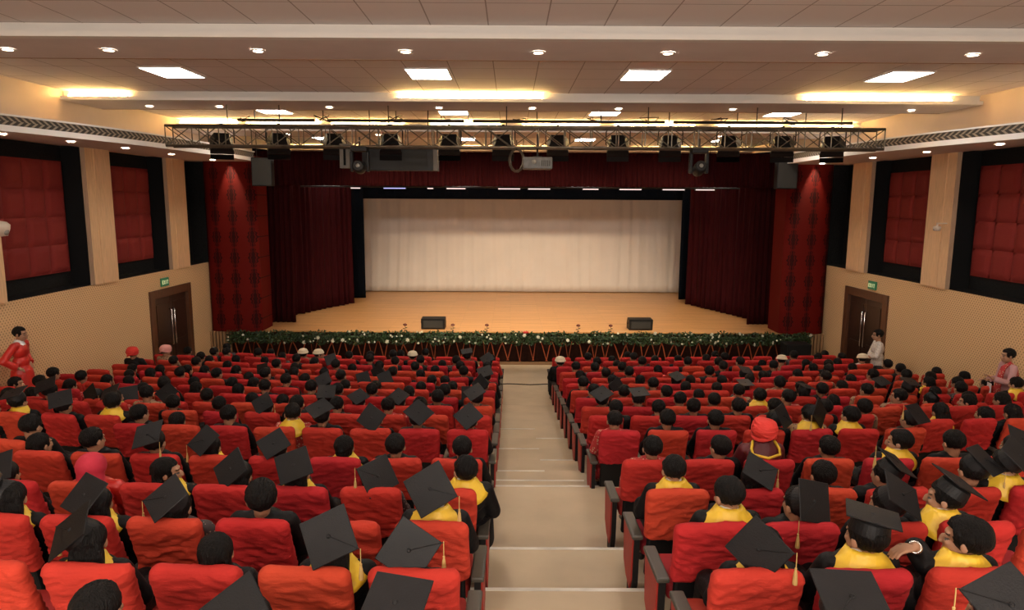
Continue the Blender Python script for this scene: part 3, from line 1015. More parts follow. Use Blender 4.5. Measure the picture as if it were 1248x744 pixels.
# ================================================================ stage front dressing
GX0, GX1 = -8.55, 9.1
leaf_m = mat('garland_leaf', (0.020, 0.048, 0.012), 0.5, noise_amt=0.55, noise_scale=9, spec=0.6)
leaf2_m = mat('garland_leaf_light', (0.14, 0.18, 0.06), 0.5, noise_amt=0.3, noise_scale=9)
petal_m = mat('white_petal', (0.72, 0.69, 0.55), 0.6)
ribbon_m = mat('orange_ribbon', (0.66, 0.14, 0.05), 0.5)
skirt_m = mat('maroon_stage_skirt', (0.06, 0.014, 0.010), 0.8, noise_amt=0.3, noise_scale=10)
base_m = mat('brown_skirting', (0.20, 0.11, 0.05), 0.6)
def garland():
    t = thing('flower_garland', 'long green leafy garland with white flowers along the stage edge', 'garland', (0, 20.52, 0.5))
    r = random.Random(11)
    for nm, m, n, sz in (('foliage', leaf_m, 7000, 0.08), ('pale_foliage', leaf2_m, 1700, 0.045)):
        bm = bmesh.new()
        for k in range(n):
            x = r.uniform(GX0, GX1)
            th = r.uniform(-0.6, PI)
            rr = 0.19 * math.sqrt(r.random()) * (1 + 0.18 * math.sin(x * 5.1) + .1 * math.sin(x * 13))
            c = Vector((x, -math.cos(th) * 0 + (-rr * math.sin(th + .3)), 0.22 + rr * math.cos(th * 1.4)))
            q = Matrix.Rotation(r.uniform(0, 2 * PI), 3, 'Z') @ Matrix.Rotation(r.uniform(-1.3, 1.3), 3, 'X') @ Matrix.Rotation(r.uniform(0, 6.28), 3, 'Y')
            s = sz * r.uniform(.6, 1.2)
            a, b, cc, d = (q @ Vector(v) * s + c for v in ((0, -.6, 0), (.32, 0, .08), (0, .7, 0), (-.32, 0, .08)))
            add_quad(bm, [a, b, cc, d])
        o = new_obj(nm, bm, m, t)
        o['kind'] = 'stuff'
    bm = bmesh.new()
    add_tube(bm, [(GX0 + .05, 0.02, .22), (GX1 - .05, 0.02, .22)], 0.04, 8)
    new_obj('stem_core', bm, leaf_m, t)
    pb = None
    for k in range(96):
        x = r.uniform(GX0, GX1)
        z = .22 + r.uniform(-.16, .2)
        if pb is None:
            bm = bmesh.new()
            for q in range(6):
                M = Matrix.Rotation(q * PI / 3, 4, 'Y') @ Matrix.Translation((0, -.006, .026))
                add_ball(bm, (0, 0, 0), (.017, .007, .026), 1, M=Matrix.Identity(4))
                bmesh.ops.transform(bm, matrix=M, verts=bm.verts[-12 if False else 0:][-42:] if False else [v for v in bm.verts if not v.tag])
                for v in bm.verts: v.tag = True
            add_ball(bm, (0, -.012, 0), .013, 1)
            pb = new_obj('flower', bm, petal_m, t, smooth=True)
            o = pb
        else:
            o = pb.copy()
            col.objects.link(o)
            o.parent = t
        o.location = (x, -0.215 + abs(z - .22) * .4, z)
        o.rotation_euler = (r.uniform(-.6, .3), r.uniform(0, 3), r.uniform(-.5, .5))
        o.scale = (r.choice([.5, .7, .8, 1.25]),) * 3
garland()
def skirt():
    t = thing('stage_skirt', 'dark maroon cloth front of the stage with crossing orange ribbons', 'stage skirt', (0, 20.72, FZ))
    bm = bmesh.new()
    n = 360
    lo, hi = [], []
    for k in range(n + 1):
        x = GX0 + (GX1 - GX0) * k / n
        y = -0.02 + 0.012 * math.sin(k * 1.4)
        lo.append(bm.verts.new((x, y, 0.10)))
        hi.append(bm.verts.new((x, y, 0.99)))
    for k in range(n):
        bm.faces.new((lo[k], lo[k + 1], hi[k + 1], hi[k]))
    bmesh.ops.solidify(bm, geom=bm.faces[:], thickness=0.01)
    new_obj('cloth', bm, skirt_m, t, smooth=True)
    new_obj('bottom_rail', box(GX0, GX1, -0.05, 0.0, 0.0, 0.09), base_m, t)
    r = random.Random(5)
    proto = None
    for k in range(46):
        x = GX0 + 0.25 + k * (GX1 - GX0 - 0.4) / 46
        if proto is None:
            bm = bmesh.new()
            for s in (-1, 1):
                pts = [(s * .18, 0.74), (s * .12, .58), (s * .07, .40), (s * .015, .20), (s * -.03, .12)]
                pv = None
                for u, v in pts:
                    c = [bm.verts.new((u - .016, -0.05, v)), bm.verts.new((u + .016, -0.05, v))]
                    if pv:
                        bm.faces.new((pv[0], pv[1], c[1], c[0]))
                    pv = c
            bmesh.ops.solidify(bm, geom=bm.faces[:], thickness=0.004)
            proto = new_obj('ribbon', bm, ribbon_m, t)
            o = proto
        else:
            o = proto.copy()
            col.objects.link(o)
            o.parent = t
        o.location = (x + r.uniform(-.05, .05), 0, r.uniform(-.02, .02))
        o.scale = (r.uniform(.6, 1.3), 1, 1)
        o.rotation_euler = (0, r.uniform(-.08, .08), 0)
skirt()
for px, lab in ((529, 'black wedge stage monitor at the front edge, left of middle'), (779.5, 'black wedge stage monitor at the front edge, right of middle')):
    x = (px - 622) / 840 * 21.7
    t = thing('stage_monitor', lab, 'speaker', (x, 21.35, 0.85))
    bm = bmesh.new()
    prof = [(-.22, 0), (.22, 0), (.24, .18), (.12, .36), (-.26, .34)]
    M = Matrix.Translation((-.37, 0, 0)) @ Matrix(((0, 1, 0, 0), (1, 0, 0, 0), (0, 0, 1, 0), (0, 0, 0, 1)))
    add_prism(bm, prof, M, .74)
    bmesh.ops.recalc_face_normals(bm, faces=bm.faces[:])
    bmesh.ops.bevel(bm, geom=bm.edges[:], offset=.012, segments=2, affect='EDGES')
    new_obj('cabinet', bm, light_body, t)
    new_obj('rear_plate', box(-.30, .30, -.262, -.235, .06, .28), speaker_m, t)
    bm = bmesh.new(); add_tube(bm, [(-.385, -.05, .2), (-.385, .05, .2)], .02, 6)
    new_obj('side_handle', bm, metal_dark, t)
rose_m = mat('dried_rose', (0.13, 0.03, 0.02), 0.7)
twig_m = mat('twig', (0.05, 0.03, 0.015), 0.8)
for k, px in enumerate([492, 551, 593, 706, 746]):
    x = (px - 622) / 840 * 20.9
    t = thing('rose_stem', 'small dark rose sticking up from the garland, %s from the left' % ORD[k], 'flower', (x, 20.86, 0.85), 0, 'roses standing above the garland')
    bm = bmesh.new(); add_tube(bm, [(0, 0, 0), (.01, 0, .1), (0, 0, .17)], .007, 5); add_box(bm, -.03, .03, -.03, .03, 0, .02)
    new_obj('stem', bm, twig_m, t)
    bm = bmesh.new()
    for q in range(5):
        add_ball(bm, (.035 * math.cos(q * 1.257), .03 * math.sin(q * 1.257), .19 + .01 * (q % 2)), (.034, .03, .036), 1)
    add_ball(bm, (0, 0, .205), .035, 1)
    new_obj('bloom', bm, rose_m, t, smooth=True)
    bm = bmesh.new(); add_ball(bm, (.04, 0, .1), (.04, .012, .015), 1); add_ball(bm, (-.04, 0, .07), (.04, .012, .015), 1)
    new_obj('leaf', bm, leaf_m, t)
red_m = mat('red_flower', (0.5, 0.02, 0.02), 0.6)
t = thing('red_rose', 'single red rose lying in the garland at the middle of the stage', 'flower', (.47, 20.44, .90))
bm = bmesh.new()
for q in range(5): add_ball(bm, (.05 * math.cos(q * 1.257), .03 * math.sin(q * 1.257), 0), (.045, .03, .04), 1)
new_obj('bloom', bm, red_m, t, smooth=True)
bm = bmesh.new(); add_ball(bm, (0, .0, -.05), (.05, .03, .03), 1)
new_obj('sepal', bm, leaf_m, t)

t = thing('floor_speaker', 'large black loudspeaker on the floor before the right end of the garland', 'speaker', (8.36, 19.75, FZ))
new_obj('cabinet', box(-.36, .36, -.25, .25, 0.02, .92, bevel=.02), light_body, t)
new_obj('front_grille', box(-.33, .33, .25, .262, .05, .88, bevel=.004), speaker_m, t)
for u in (-.28, .28):
    for v in (-.18, .18):
        new_obj('foot', box(u - .03, u + .03, v - .03, v + .03, 0, .025), metal_dark, t)
bm = bmesh.new(); add_tube(bm, [(-.37, -.08, .6), (-.385, 0, .62), (-.37, .08, .6)], .014, 6)
new_obj('side_handle', bm, metal_dark, t)
bm = bmesh.new()
add_tube(bm, [(-1.5 + 4.1 * k / 20, 18.35 + .04 * math.sin(k * 1.1), FZ + .014) for k in range(21)], .014, 6)
o = new_obj('floor_cable', bm, metal_dark, smooth=True)
tag(o, 'thin dark cable lying across the aisle floor before the stage', 'cable')
# ================================================================ seats
SP = 0.58
cover_m = mat('red_seat_cover', (0.47, 0.036, 0.020), 0.85, noise_amt=0.10, noise_scale=5, bump=1.0, bump_scale=7, stretch=(1, 1, 2.6), vary=0.10, spec=0.25)
seat_m = mat('red_seat_fabric', (0.36, 0.018, 0.012), 0.8, vary=0.1)
shell_m = mat('black_seat_shell', (0.008, 0.008, 0.009), 0.6, spec=0.25)
arm_m = mat('dark_arm_pad', (0.060, 0.052, 0.040), 0.45)
post_m = mat('black_seat_post', (0.008, 0.007, 0.007), 0.6, spec=0.25)
panel_m = mat('red_end_panel', (0.33, 0.020, 0.012), 0.55)

def cover_bm(seed, w=0.245, h=0.225, th=0.05, nx=34, nz=34, ny=5, r=0.06):
    """loose fabric cover over the upper backrest: rounded block with pulled folds"""
    bm = bmesh.new()
    half = Vector((w, th, h))
    vmap = {}
    def vert(i, j, k):
        key = (i, j, k)
        if key in vmap:
            return vmap[key]
        p = Vector((-1 + 2 * i / nx, -1 + 2 * j / ny, -1 + 2 * k / nz))
        p = Vector((p.x * half.x, p.y * half.y, p.z * half.z))
        rr = r * 1.0
        c = Vector((max(-w + rr, min(w - rr, p.x)), max(-th + th * 0.9, min(th - th * 0.9, p.y)), max(-h + .012, min(h - rr, p.z))))
        d = p - c
        dd = Vector((d.x / rr if abs(d.x) > 0 else 0, d.y / (th * .9), d.z / (rr if d.z > 0 else .012)))
        if dd.length > 1:
            dd /= dd.length ** 0.75
            m = max(abs(dd.x), abs(dd.y), abs(dd.z))
            if dd.length > 1.0:
                dd /= dd.length
        p = c + Vector((dd.x * rr, dd.y * th * .9, dd.z * (rr if d.z > 0 else .012)))
        tz = (p.z + h) / (2 * h)
        # pulled folds: slanted ridges that fade toward the taut top
        n1 = noise.noise(Vector((p.x * 5 + seed * 7, p.z * 16 + p.x * (6 if seed % 2 else -6), seed * 3.1)))
        n2 = noise.noise(Vector((p.x * 14 + seed, p.z * 30, seed * 5.7)))
        amp = 0.026 * (1.15 - 0.75 * tz)
        q = p.copy()
        rdg = max(0, 1 - abs(n1) * 3.2) ** 2
        q.y += (1 if p.y > 0 else -1) * (rdg * amp * .75 + n2 * amp * .5) * (1 if abs(p.y) > th * .5 else .3)
        q.x *= 1 + 0.02 * math.sin(tz * 5 + seed) - 0.035 * (1 - tz)
        q.z += 0.006 * math.sin(p.x * 9 + seed * 2) * tz
        v = bm.verts.new(q)
        vmap[key] = v
        return v
    for i in range(nx):
        for k in range(nz):
            bm.faces.new((vert(i, 0, k), vert(i + 1, 0, k), vert(i + 1, 0, k + 1), vert(i, 0, k + 1)))
            bm.faces.new((vert(i, ny, k), vert(i, ny, k + 1), vert(i + 1, ny, k + 1), vert(i + 1, ny, k)))
    for j in range(ny):
        for k in range(nz):
            bm.faces.new((vert(0, j, k), vert(0, j, k + 1), vert(0, j + 1, k + 1), vert(0, j + 1, k)))
            bm.faces.new((vert(nx, j, k), vert(nx, j + 1, k), vert(nx, j + 1, k + 1), vert(nx, j, k + 1)))
        for i in range(nx):
            bm.faces.new((vert(i, j, 0), vert(i, j + 1, 0), vert(i + 1, j + 1, 0), vert(i + 1, j, 0)))
            bm.faces.new((vert(i, j, nz), vert(i + 1, j, nz), vert(i + 1, j + 1, nz), vert(i, j + 1, nz)))
    bmesh.ops.recalc_face_normals(bm, faces=bm.faces[:])
    return bm

LEAN = R(-14)
def place_back(o):
    o.matrix_basis = Matrix.Translation((0, 0.105, 0.675)) @ Matrix.Rotation(-LEAN * -1 * -1, 4, 'X')
cover_meshes = []
for q in range(5):
    bm = cover_bm(q + 1)
    me = bpy.data.meshes.new('backrest_cover')
    bm.to_mesh(me); bm.free()
    for p in me.polygons: p.use_smooth = True
    me.materials.append(cover_m)
    cover_meshes.append(me)

def make_seat(side):
    """side -1: left block (arm on the aisle side is +x); side 1: right block"""
    t = thing('auditorium_seat', 'x', 'seat')
    ax = -side * SP / 2
    o = bpy.data.objects.new('backrest_cover', cover_meshes[0])
    col.objects.link(o); o.parent = t
    o.matrix_basis = Matrix.Translation((0, 0.118, 0.826)) @ Matrix.Rotation(R(16), 4, 'X')
    bm = box(-.205, .205, -.028, .028, -.22, .20, bevel=.02)
    s = new_obj('back_shell', bm, shell_m, t, smooth=False)
    s.matrix_basis = Matrix.Translation((0, 0.215, 0.44)) @ Matrix.Rotation(R(12), 4, 'X')
    bm = bmesh.new()
    add_box(bm, -.225, .225, 0.27, 0.73, 0.38, 0.49, bevel=.03, seg=3)
    new_obj('seat_cushion', bm, seat_m, t, smooth=True)
    bm = bmesh.new()
    add_box(bm, ax - .025, ax + .025, 0.26, 0.38, 0.0, 0.58, bevel=.008)
    add_box(bm, ax - .022, ax + .022, 0.16, 0.54, 0.44, 0.59, bevel=.008)
    add_box(bm, ax - .035, ax + .035, 0.22, 0.46, 0.0, 0.03, bevel=.006)
    new_obj('support_post', bm, post_m, t)
    bm = box(ax - .032, ax + .032, .13, .56, .59, .625, bevel=.012)
    new_obj('armrest', bm, arm_m, t)
    return t
def add_end(t, ax, outward):
    SW = Matrix(((0, 1, 0, 0), (1, 0, 0, 0), (0, 0, 1, 0), (0, 0, 0, 1)))
    bm = bmesh.new()
    add_prism(bm, [(.25, .0), (.17, .20), (.14, .59), (.56, .59), (.53, .22), (.40, .12), (.40, .0)], Matrix.Translation((ax - .022, 0, 0)) @ SW, .044)
    bmesh.ops.recalc_face_normals(bm, faces=bm.faces[:])
    o = new_obj('end_frame', bm, post_m, t)
    bm = bmesh.new()
    add_prism(bm, [(.25, .11), (.19, .22), (.165, .575), (.545, .575), (.515, .24), (.40, .15)], Matrix.Translation((ax + outward * .022 - (0 if outward > 0 else .012), 0, 0)) @ SW, .012)
    bmesh.ops.recalc_face_normals(bm, faces=bm.faces[:])
    new_obj('end_panel', bm, panel_m, o)
    bm = box(ax - .045, ax + .045, .12, .57, .592, .63, bevel=.012)
    new_obj('end_armrest', bm, arm_m, t)

SP = 0.58
def seat_pose(r, side, k):
    s = side * ((0.87 if side < 0 else 0.94) + SP * k)
    phi = s * 2 / ARC
    if abs(rowdy(r, s) - s * s / ARC) > 0.1:
        phi += side * R(7)
    return Vector((CX + s, ROWD[r] + rowdy(r, s), ROWZ[r])), phi
NSEAT = 15
def row_phrase(r):
    if r == 0: return 'nearest row'
    if r <= 7: return '%s nearest row' % ORD[r]
    return 'front row' if r == NR - 1 else '%s row from the stage' % ORD[NR - 1 - r]
def row_label(r): return row_phrase(r)
seats = []
for r in range(NR):
    for side in (-1, 1):
        for k in range(NSEAT):
            p, phi = seat_pose(r, side, k)
            if p.x < -8.72 or p.x > (9.15 if r < 12 else 8.3): continue
            if r == NR - 1 and k > 12: continue
            u, v, z = proj(p + Vector((0, 0, SEATH)))
            vis = -(30 if r > 3 else 90) < u < (1278 if r > 3 else 1330) and (v < 746)
            seats.append(dict(z=z, r=r, side=side, k=k, p=p, phi=phi, u=u, v=v, vis=vis))
# ================================================================ people
skin_m = mat('skin_brown', (0.36, 0.185, 0.105), 0.55, noise_amt=0.08, noise_scale=12)
eye_m = mat('eye_dark', (0.02, 0.015, 0.012), 0.3)
lip_m = mat('lip', (0.30, 0.10, 0.08), 0.5)
hair_m = mat('black_hair', (0.0045, 0.0035, 0.003), 0.55, noise_amt=0.5, noise_scale=60, bump=1.0, bump_scale=130, stretch=(1, 1, 0.22), spec=0.18)
gown_m = mat('black_gown', (0.005, 0.0045, 0.005), 0.6, bump=0.5, bump_scale=14, spec=0.22)
redgown_m = mat('red_satin_gown', (0.52, 0.022, 0.015), 0.4, bump=0.6, bump_scale=10)
maroon_m = mat('maroon_gown', (0.10, 0.008, 0.012), 0.5, bump=0.4, bump_scale=12)
yellow_m = mat('yellow_satin', (0.78, 0.50, 0.035), 0.38, noise_amt=0.06, noise_scale=10, bump=0.5, bump_scale=14)
cap_m = mat('black_cap_cloth', (0.0085, 0.008, 0.0085), 0.5, noise_amt=0.15, noise_scale=10, bump=0.15, bump_scale=120, vary=0.5, spec=0.28)
gold_m = mat('gold_tassel', (0.55, 0.36, 0.12), 0.6)
pinkshirt_m = mat('pink_shirt', (0.50, 0.27, 0.27), 0.8, bump=0.3, bump_scale=14)
cream_m = mat('cream_wrap', (0.66, 0.55, 0.38), 0.75, bump=0.5, bump_scale=14)
red_tb = mat('red_turban_cloth', (0.62, 0.03, 0.02), 0.75, bump=0.9, bump_scale=9, stretch=(1, 1, 4))
pink_tb = mat('pink_turban_cloth', (0.70, 0.32, 0.28), 0.75, bump=0.9, bump_scale=9, stretch=(1, 1, 4))
magenta_m = mat('crimson_scarf', (0.50, 0.02, 0.045), 0.8, bump=0.7, bump_scale=10)
trouser_m = mat('dark_trousers', (0.02, 0.02, 0.024), 0.8)
shoe_m = mat('black_shoe', (0.015, 0.013, 0.012), 0.4)
def speckle(name, c0, c1, sc_, th=0.5):
    def fn(nt, x, y, z):
        tc = nt.nodes.new('ShaderNodeTexCoord')
        n = nt.nodes.new('ShaderNodeTexVoronoi')
        n.inputs['Scale'].default_value = sc_
        nt.links.new(tc.outputs['Object'], n.inputs['Vector'])
        return _math(nt, 'LESS_THAN', n.outputs['Distance'], th)
    return pattern_mat(name, c0, c1, fn, 0.7)
white_print = speckle('white_printed_shirt', (0.62, 0.56, 0.50), (0.34, 0.29, 0.26), 30, 0.30)
red_print = speckle('red_printed_dress', (0.42, 0.03, 0.03), (0.55, 0.38, 0.25), 34, 0.30)
tan_print = speckle('tan_printed_dress', (0.34, 0.20, 0.11), (0.10, 0.03, 0.03), 30, 0.35)
dark_print = speckle('dark_printed_dress', (0.05, 0.035, 0.035), (0.40, 0.33, 0.27), 40, 0.22)

def capsule(bm, p, q, a, b, seg=12):
    p, q = Vector(p), Vector(q)
    add_tube(bm, [p, p.lerp(q, .25), p.lerp(q, .5), p.lerp(q, .75), q], [a, a + (b - a) * .25, (a + b) / 2, a + (b - a) * .75, b], seg)
    add_ball(bm, p, a * 1.0, 2)
    add_ball(bm, q, b * 1.0, 2)

def remesh(bm, voxel, smooth=3, ratio=1.0, name='body'):
    me = bpy.data.meshes.new('tmp')
    bm.to_mesh(me); bm.free()
    o = bpy.data.objects.new('tmp', me)
    col.objects.link(o)
    m = o.modifiers.new('r', 'REMESH'); m.mode = 'VOXEL'; m.voxel_size = voxel
    if smooth:
        m = o.modifiers.new('s', 'SMOOTH'); m.iterations = smooth; m.factor = 0.5
    if ratio < 1:
        m = o.modifiers.new('d', 'DECIMATE'); m.ratio = ratio
    dg = bpy.context.evaluated_depsgraph_get()
    out = bpy.data.meshes.new_from_object(o.evaluated_get(dg))
    out.name = name
    bpy.data.objects.remove(o)
    bpy.data.meshes.remove(me)
    for p in out.polygons: p.use_smooth = True
    return out

def add_head(bm, M):
    """head with brow, nose, lips, chin and ears; M places the head centre, face toward +Y"""
    def B(c, r, rot=None): add_ball(bm, M @ Vector(c), r, 3 if max(r) > .03 else 2, M=(M.to_3x3().to_4x4() @ (rot or Matrix.Identity(4))))
    B((0, -.012, .028), (.074, .092, .086))
    B((0, .028, -.03), (.058, .066, .078))
    B((0, .052, -.082), (.030, .028, .024))
    B((0, .070, .030), (.050, .020, .016))
    B((-.033, .070, -.018), (.020, .018, .018)); B((.033, .070, -.018), (.020, .018, .018))
    B((0, .098, -.012), (.011, .014, .026), Matrix.Rotation(R(18), 4, 'X')); B((0, .105, -.030), (.016, .012, .010))
    B((0, .086, -.058), (.024, .012, .007)); B((0, .084, -.068), (.020, .012, .007))
    for s in (-1, 1):
        B((s * .078, -.006, -.006), (.009, .020, .030), Matrix.Rotation(s * R(-15), 4, 'Z'))

def add_hand(bm, w, d, up, side=1, curl=0.5, k=1.0):
    """palm and five fingers starting at wrist w, pointing along d, back of the hand toward up"""
    w, d, up = Vector(w), Vector(d).normalized(), Vector(up).normalized()
    lat = d.cross(up).normalized() * side
    up = lat.cross(d).normalized() * side
    rot = Matrix((( lat.x, d.x, up.x, 0), (lat.y, d.y, up.y, 0), (lat.z, d.z, up.z, 0), (0, 0, 0, 1)))
    add_ball(bm, w + d * .045 * k, (.040 * k, .052 * k, .016 * k), 2, M=rot)
    add_ball(bm, w + d * .065 * k, (.038 * k, .030 * k, .014 * k), 2, M=rot)
    for i, ln in enumerate((.066, .075, .070, .055)):
        b = w + d * .085 * k + lat * (-.030 + .020 * i) * k
        a1, a2 = curl * .7, curl * 1.6
        m = b + (d * math.cos(a1) - up * math.sin(a1)) * ln * .48 * k
        e = m + (d * math.cos(a2) - up * math.sin(a2)) * ln * .52 * k
        add_tube(bm, [b - d * .02 * k, b, m, e], [.0095 * k, .0092 * k, .0084 * k, .0066 * k], 8)
        add_ball(bm, e, .0068 * k, 1)
    b = w + d * .020 * k - lat * .028 * k
    m = b + (d * .6 - lat * .8 - up * .25).normalized() * .036 * k
    e = m + (d * .9 - lat * .3 - up * .4).normalized() * .030 * k
    add_tube(bm, [b, m, e], [.013 * k, .0105 * k, .008 * k], 8)
    add_ball(bm, e, .0082 * k, 1)

SEATJ = dict(pelvis=(0, .385, .585), belly=(0, .335, .72), chest=(0, .275, .865), neck=(0, .245, .985), head=(0, .225, 1.095),
             sh=(.165, .265, .93), el=(.225, .36, .70), wr=(.105, .55, .60), hip=(.095, .40, .555), kn=(.125, .79, .56), an=(.125, .83, .10), toe=(.135, .97, .045))
STANDJ = dict(pelvis=(0, 0, .98), belly=(0, 0, 1.12), chest=(0, .0, 1.32), neck=(0, 0, 1.49), head=(0, .02, 1.62),
              sh=(.18, 0, 1.43), el=(.24, -.02, 1.14), wr=(.22, .08, .90), hip=(.09, 0, .93), kn=(.10, .02, .50), an=(.10, -.01, .09), toe=(.11, .15, .04))

HS = 1.12
def head_matrix(J, yaw, pitch, roll=0):
    n = Vector(J['neck']); h = Vector(J['head'])
    Rm = Matrix.Rotation(R(yaw), 4, 'Z') @ Matrix.Rotation(R(pitch), 4, 'X') @ Matrix.Rotation(R(roll), 4, 'Y')
    return Matrix.Translation(n) @ Rm @ Matrix.Translation(h - n) @ Matrix.Scale(HS, 4)

def arm_pts(J, s, over):
    key = 'L' if s < 0 else 'Rr'
    if over and key in over:
        return [Vector(v) for v in over[key]]
    return [Vector((s * J[k][0], J[k][1], J[k][2])) for k in ('sh', 'el', 'wr')]

def make_body(J, yaw=0, pitch=0, arms=None, hand_dirs=None, fem=False, voxel=.0075, ratio=.35):
    bm = bmesh.new()
    w = .9 if fem else 1.0
    add_ball(bm, J['pelvis'], (.155, .115, .11), 3)
    capsule(bm, J['pelvis'], J['belly'], .105, .105)
    add_ball(bm, J['belly'], (.135 * w, .10, .11), 3)
    add_ball(bm, J['chest'], (.155 * w, .105, .14), 3)
    capsule(bm, J['chest'], J['neck'], .09, .055)
    HM = head_matrix(J, yaw, pitch)
    capsule(bm, J['neck'], HM @ Vector((0, -.012, -.05)), .052, .050)
    add_head(bm, HM)
    for s in (-1, 1):
        a, b, c = arm_pts(J, s, arms)
        nk = Vector(J['neck'])
        capsule(bm, nk - Vector((0, 0, .035)), a, .045, .052 * w)
        capsule(bm, a, b, .050 * w, .040 * w)
        capsule(bm, b, c, .040 * w, .026 * w)
        dd, up = (hand_dirs or {}).get(s, ((c - b), (0, 0, 1)))
        add_hand(bm, c, dd, up, side=s, curl=.55)
        hp, kn, an, toe = (Vector((s * J[k][0], J[k][1], J[k][2])) for k in ('hip', 'kn', 'an', 'toe'))
        capsule(bm, hp, kn, .082, .055)
        capsule(bm, kn, an, .052, .034)
        capsule(bm, an, toe, .036, .030)
    me = remesh(bm, voxel, 2, ratio, 'person')
    me.materials.append(skin_m); me.materials.append(eye_m); me.materials.append(lip_m)
    I = HM.inverted()
    for p in me.polygons:
        c = I @ p.center
        if c.y > .06:
            if abs(abs(c.x) - .031) < .012 and abs(c.z + .002) < .006: p.material_index = 1
            elif abs(c.x) < .022 and abs(c.z + .063) < .008: p.material_index = 2
            elif abs(abs(c.x) - .033) < .018 and abs(c.z - .026) < .005: p.material_index = 1
    return me

def make_gown(J, arms=None, long=True, short_sleeve=None, name='gown', flare=1.0):
    bm = bmesh.new()
    P = Vector(J['pelvis']); B = Vector(J['belly']); Ch = Vector(J['chest']); N = Vector(J['neck'])
    add_ball(bm, P, (.175, .135, .125), 3)
    add_ball(bm, B, (.165, .125, .14), 3)
    add_ball(bm, Ch, (.178, .125, .155), 3)
    capsule(bm, Ch, N - Vector((0, 0, .035)), .105, .062)
    for s in (-1, 1):
        a, b, c = arm_pts(J, s, arms)
        capsule(bm, N - Vector((0, 0, .05)), a, .058, .066)
        capsule(bm, a, b, .066, .066 * flare)
        if not (short_sleeve and s in short_sleeve):
            e = b.lerp(c, .88)
            add_tube(bm, [b, b.lerp(c, .5), e], [.062 * flare, .062 * flare, .070 * flare], 12)
            add_ball(bm, b, .062 * flare, 2)
        if long:
            hp, kn, an = (Vector((s * J[k][0], J[k][1], J[k][2])) for k in ('hip', 'kn', 'an'))
            capsule(bm, hp, kn, .10, .085)
            capsule(bm, kn, kn.lerp(an, .75), .085, .10)
            capsule(bm, Vector((0, hp.y, hp.z)), Vector((0, kn.y, kn.z)), .09, .08)
            capsule(bm, Vector((0, kn.y, kn.z)), Vector((0, kn.lerp(an, .7).y, kn.lerp(an, .7).z)), .08, .09)
    if long and J is STANDJ:
        add_tube(bm, [P, P - Vector((0, .0, .30)), P - Vector((0, 0, .60)), P - Vector((0, 0, .86))], [.17, .20, .23, .26], 20)
        add_ball(bm, Vector((0, 0, .12)), (.26, .25, .03), 2)
    return remesh(bm, .012, 3, .5, name)

def make_legs(J):
    bm = bmesh.new()
    add_ball(bm, J['pelvis'], (.165, .125, .11), 3)
    for s in (-1, 1):
        hp, kn, an = (Vector((s * J[k][0], J[k][1], J[k][2])) for k in ('hip', 'kn', 'an'))
        capsule(bm, hp, kn, .092, .068); capsule(bm, kn, an, .066, .055)
    return remesh(bm, .012, 2, .5, 'trousers')

def make_shoe(J, s):
    an, toe = (Vector((s * J[k][0], J[k][1], J[k][2])) for k in ('an', 'toe'))
    bm = bmesh.new()
    add_ball(bm, an - Vector((0, .01, .035)), (.042, .05, .045), 2)
    add_ball(bm, an.lerp(toe, .55) - Vector((0, 0, .012)), (.042, .09, .035), 2)
    add_ball(bm, toe, (.044, .06, .030), 2)
    me = remesh(bm, .010, 2, .6, 'shoe')
    return me

def make_hood(J):
    """coloured satin collar round the neck, lying on the shoulders and hanging down the back"""
    N = Vector(J['neck'])
    bm = bmesh.new()
    n, m = 32, 7
    rows = []
    for j in range(m + 1):
        t = j / m
        row = []
        for k in range(n):
            a = 2 * PI * k / n
            back = max(0, -math.sin(a))
            front = max(0, math.sin(a))
            rx = .064 + .128 * t
            ry = .066 + (.085 * t if back else .07 * t)
            z = .046 + .026 * math.sin(min(t * 3, 1) * PI) - .02 * t - .055 * t * t - back * .10 * t ** 2 - front * .10 * t - abs(math.cos(a)) * .012 * t
            wob = .004 * math.sin(k * 2.3 + j)
            row.append(bm.verts.new((N.x + rx * math.cos(a) + wob, N.y - .005 + ry * math.sin(a) + wob - back * .012 * t, N.z + z)))
        rows.append(row)
    for a, b in zip(rows[:-1], rows[1:]):
        for k in range(n):
            bm.faces.new((a[k], a[(k + 1) % n], b[(k + 1) % n], b[k]))
    bmesh.ops.recalc_face_normals(bm, faces=bm.faces[:])
    bmesh.ops.solidify(bm, geom=bm.faces[:], thickness=.012)
    bmesh.ops.recalc_face_normals(bm, faces=bm.faces[:])
    me = bpy.data.meshes.new('hood'); bm.to_mesh(me); bm.free()
    for p in me.polygons: p.use_smooth = True
    return me

# ---- hair shapes, in head space
def hair_short(seed=0, vol=1.0):
    bm = bmesh.new()
    add_ball(bm, (0, -.018, .038), (.086 * vol, .098 * vol, .090 * vol), 4)
    kill = [v for v in bm.verts if (v.co.y > .052 and v.co.z < .055) or (v.co.z < -.035 and v.co.y > -.045) or v.co.z < -.062]
    for v in bm.verts:
        if v.co.y > .02 and v.co.z < .03: v.co.x *= .96
    bmesh.ops.delete(bm, geom=kill, context='VERTS')
    for v in bm.verts:
        nn = noise.noise(v.co * 38 + Vector((seed * 5, 0, 0)))
        v.co += (v.co - Vector((0, -.018, .03))).normalized() * (nn * .006)
        if v.co.y > .045: v.co.z += .006
    bmesh.ops.solidify(bm, geom=bm.faces[:], thickness=.010)
    me = bpy.data.meshes.new('hair'); bm.to_mesh(me); bm.free()
    for p in me.polygons: p.use_smooth = True
    me.materials.append(hair_m)
    return me
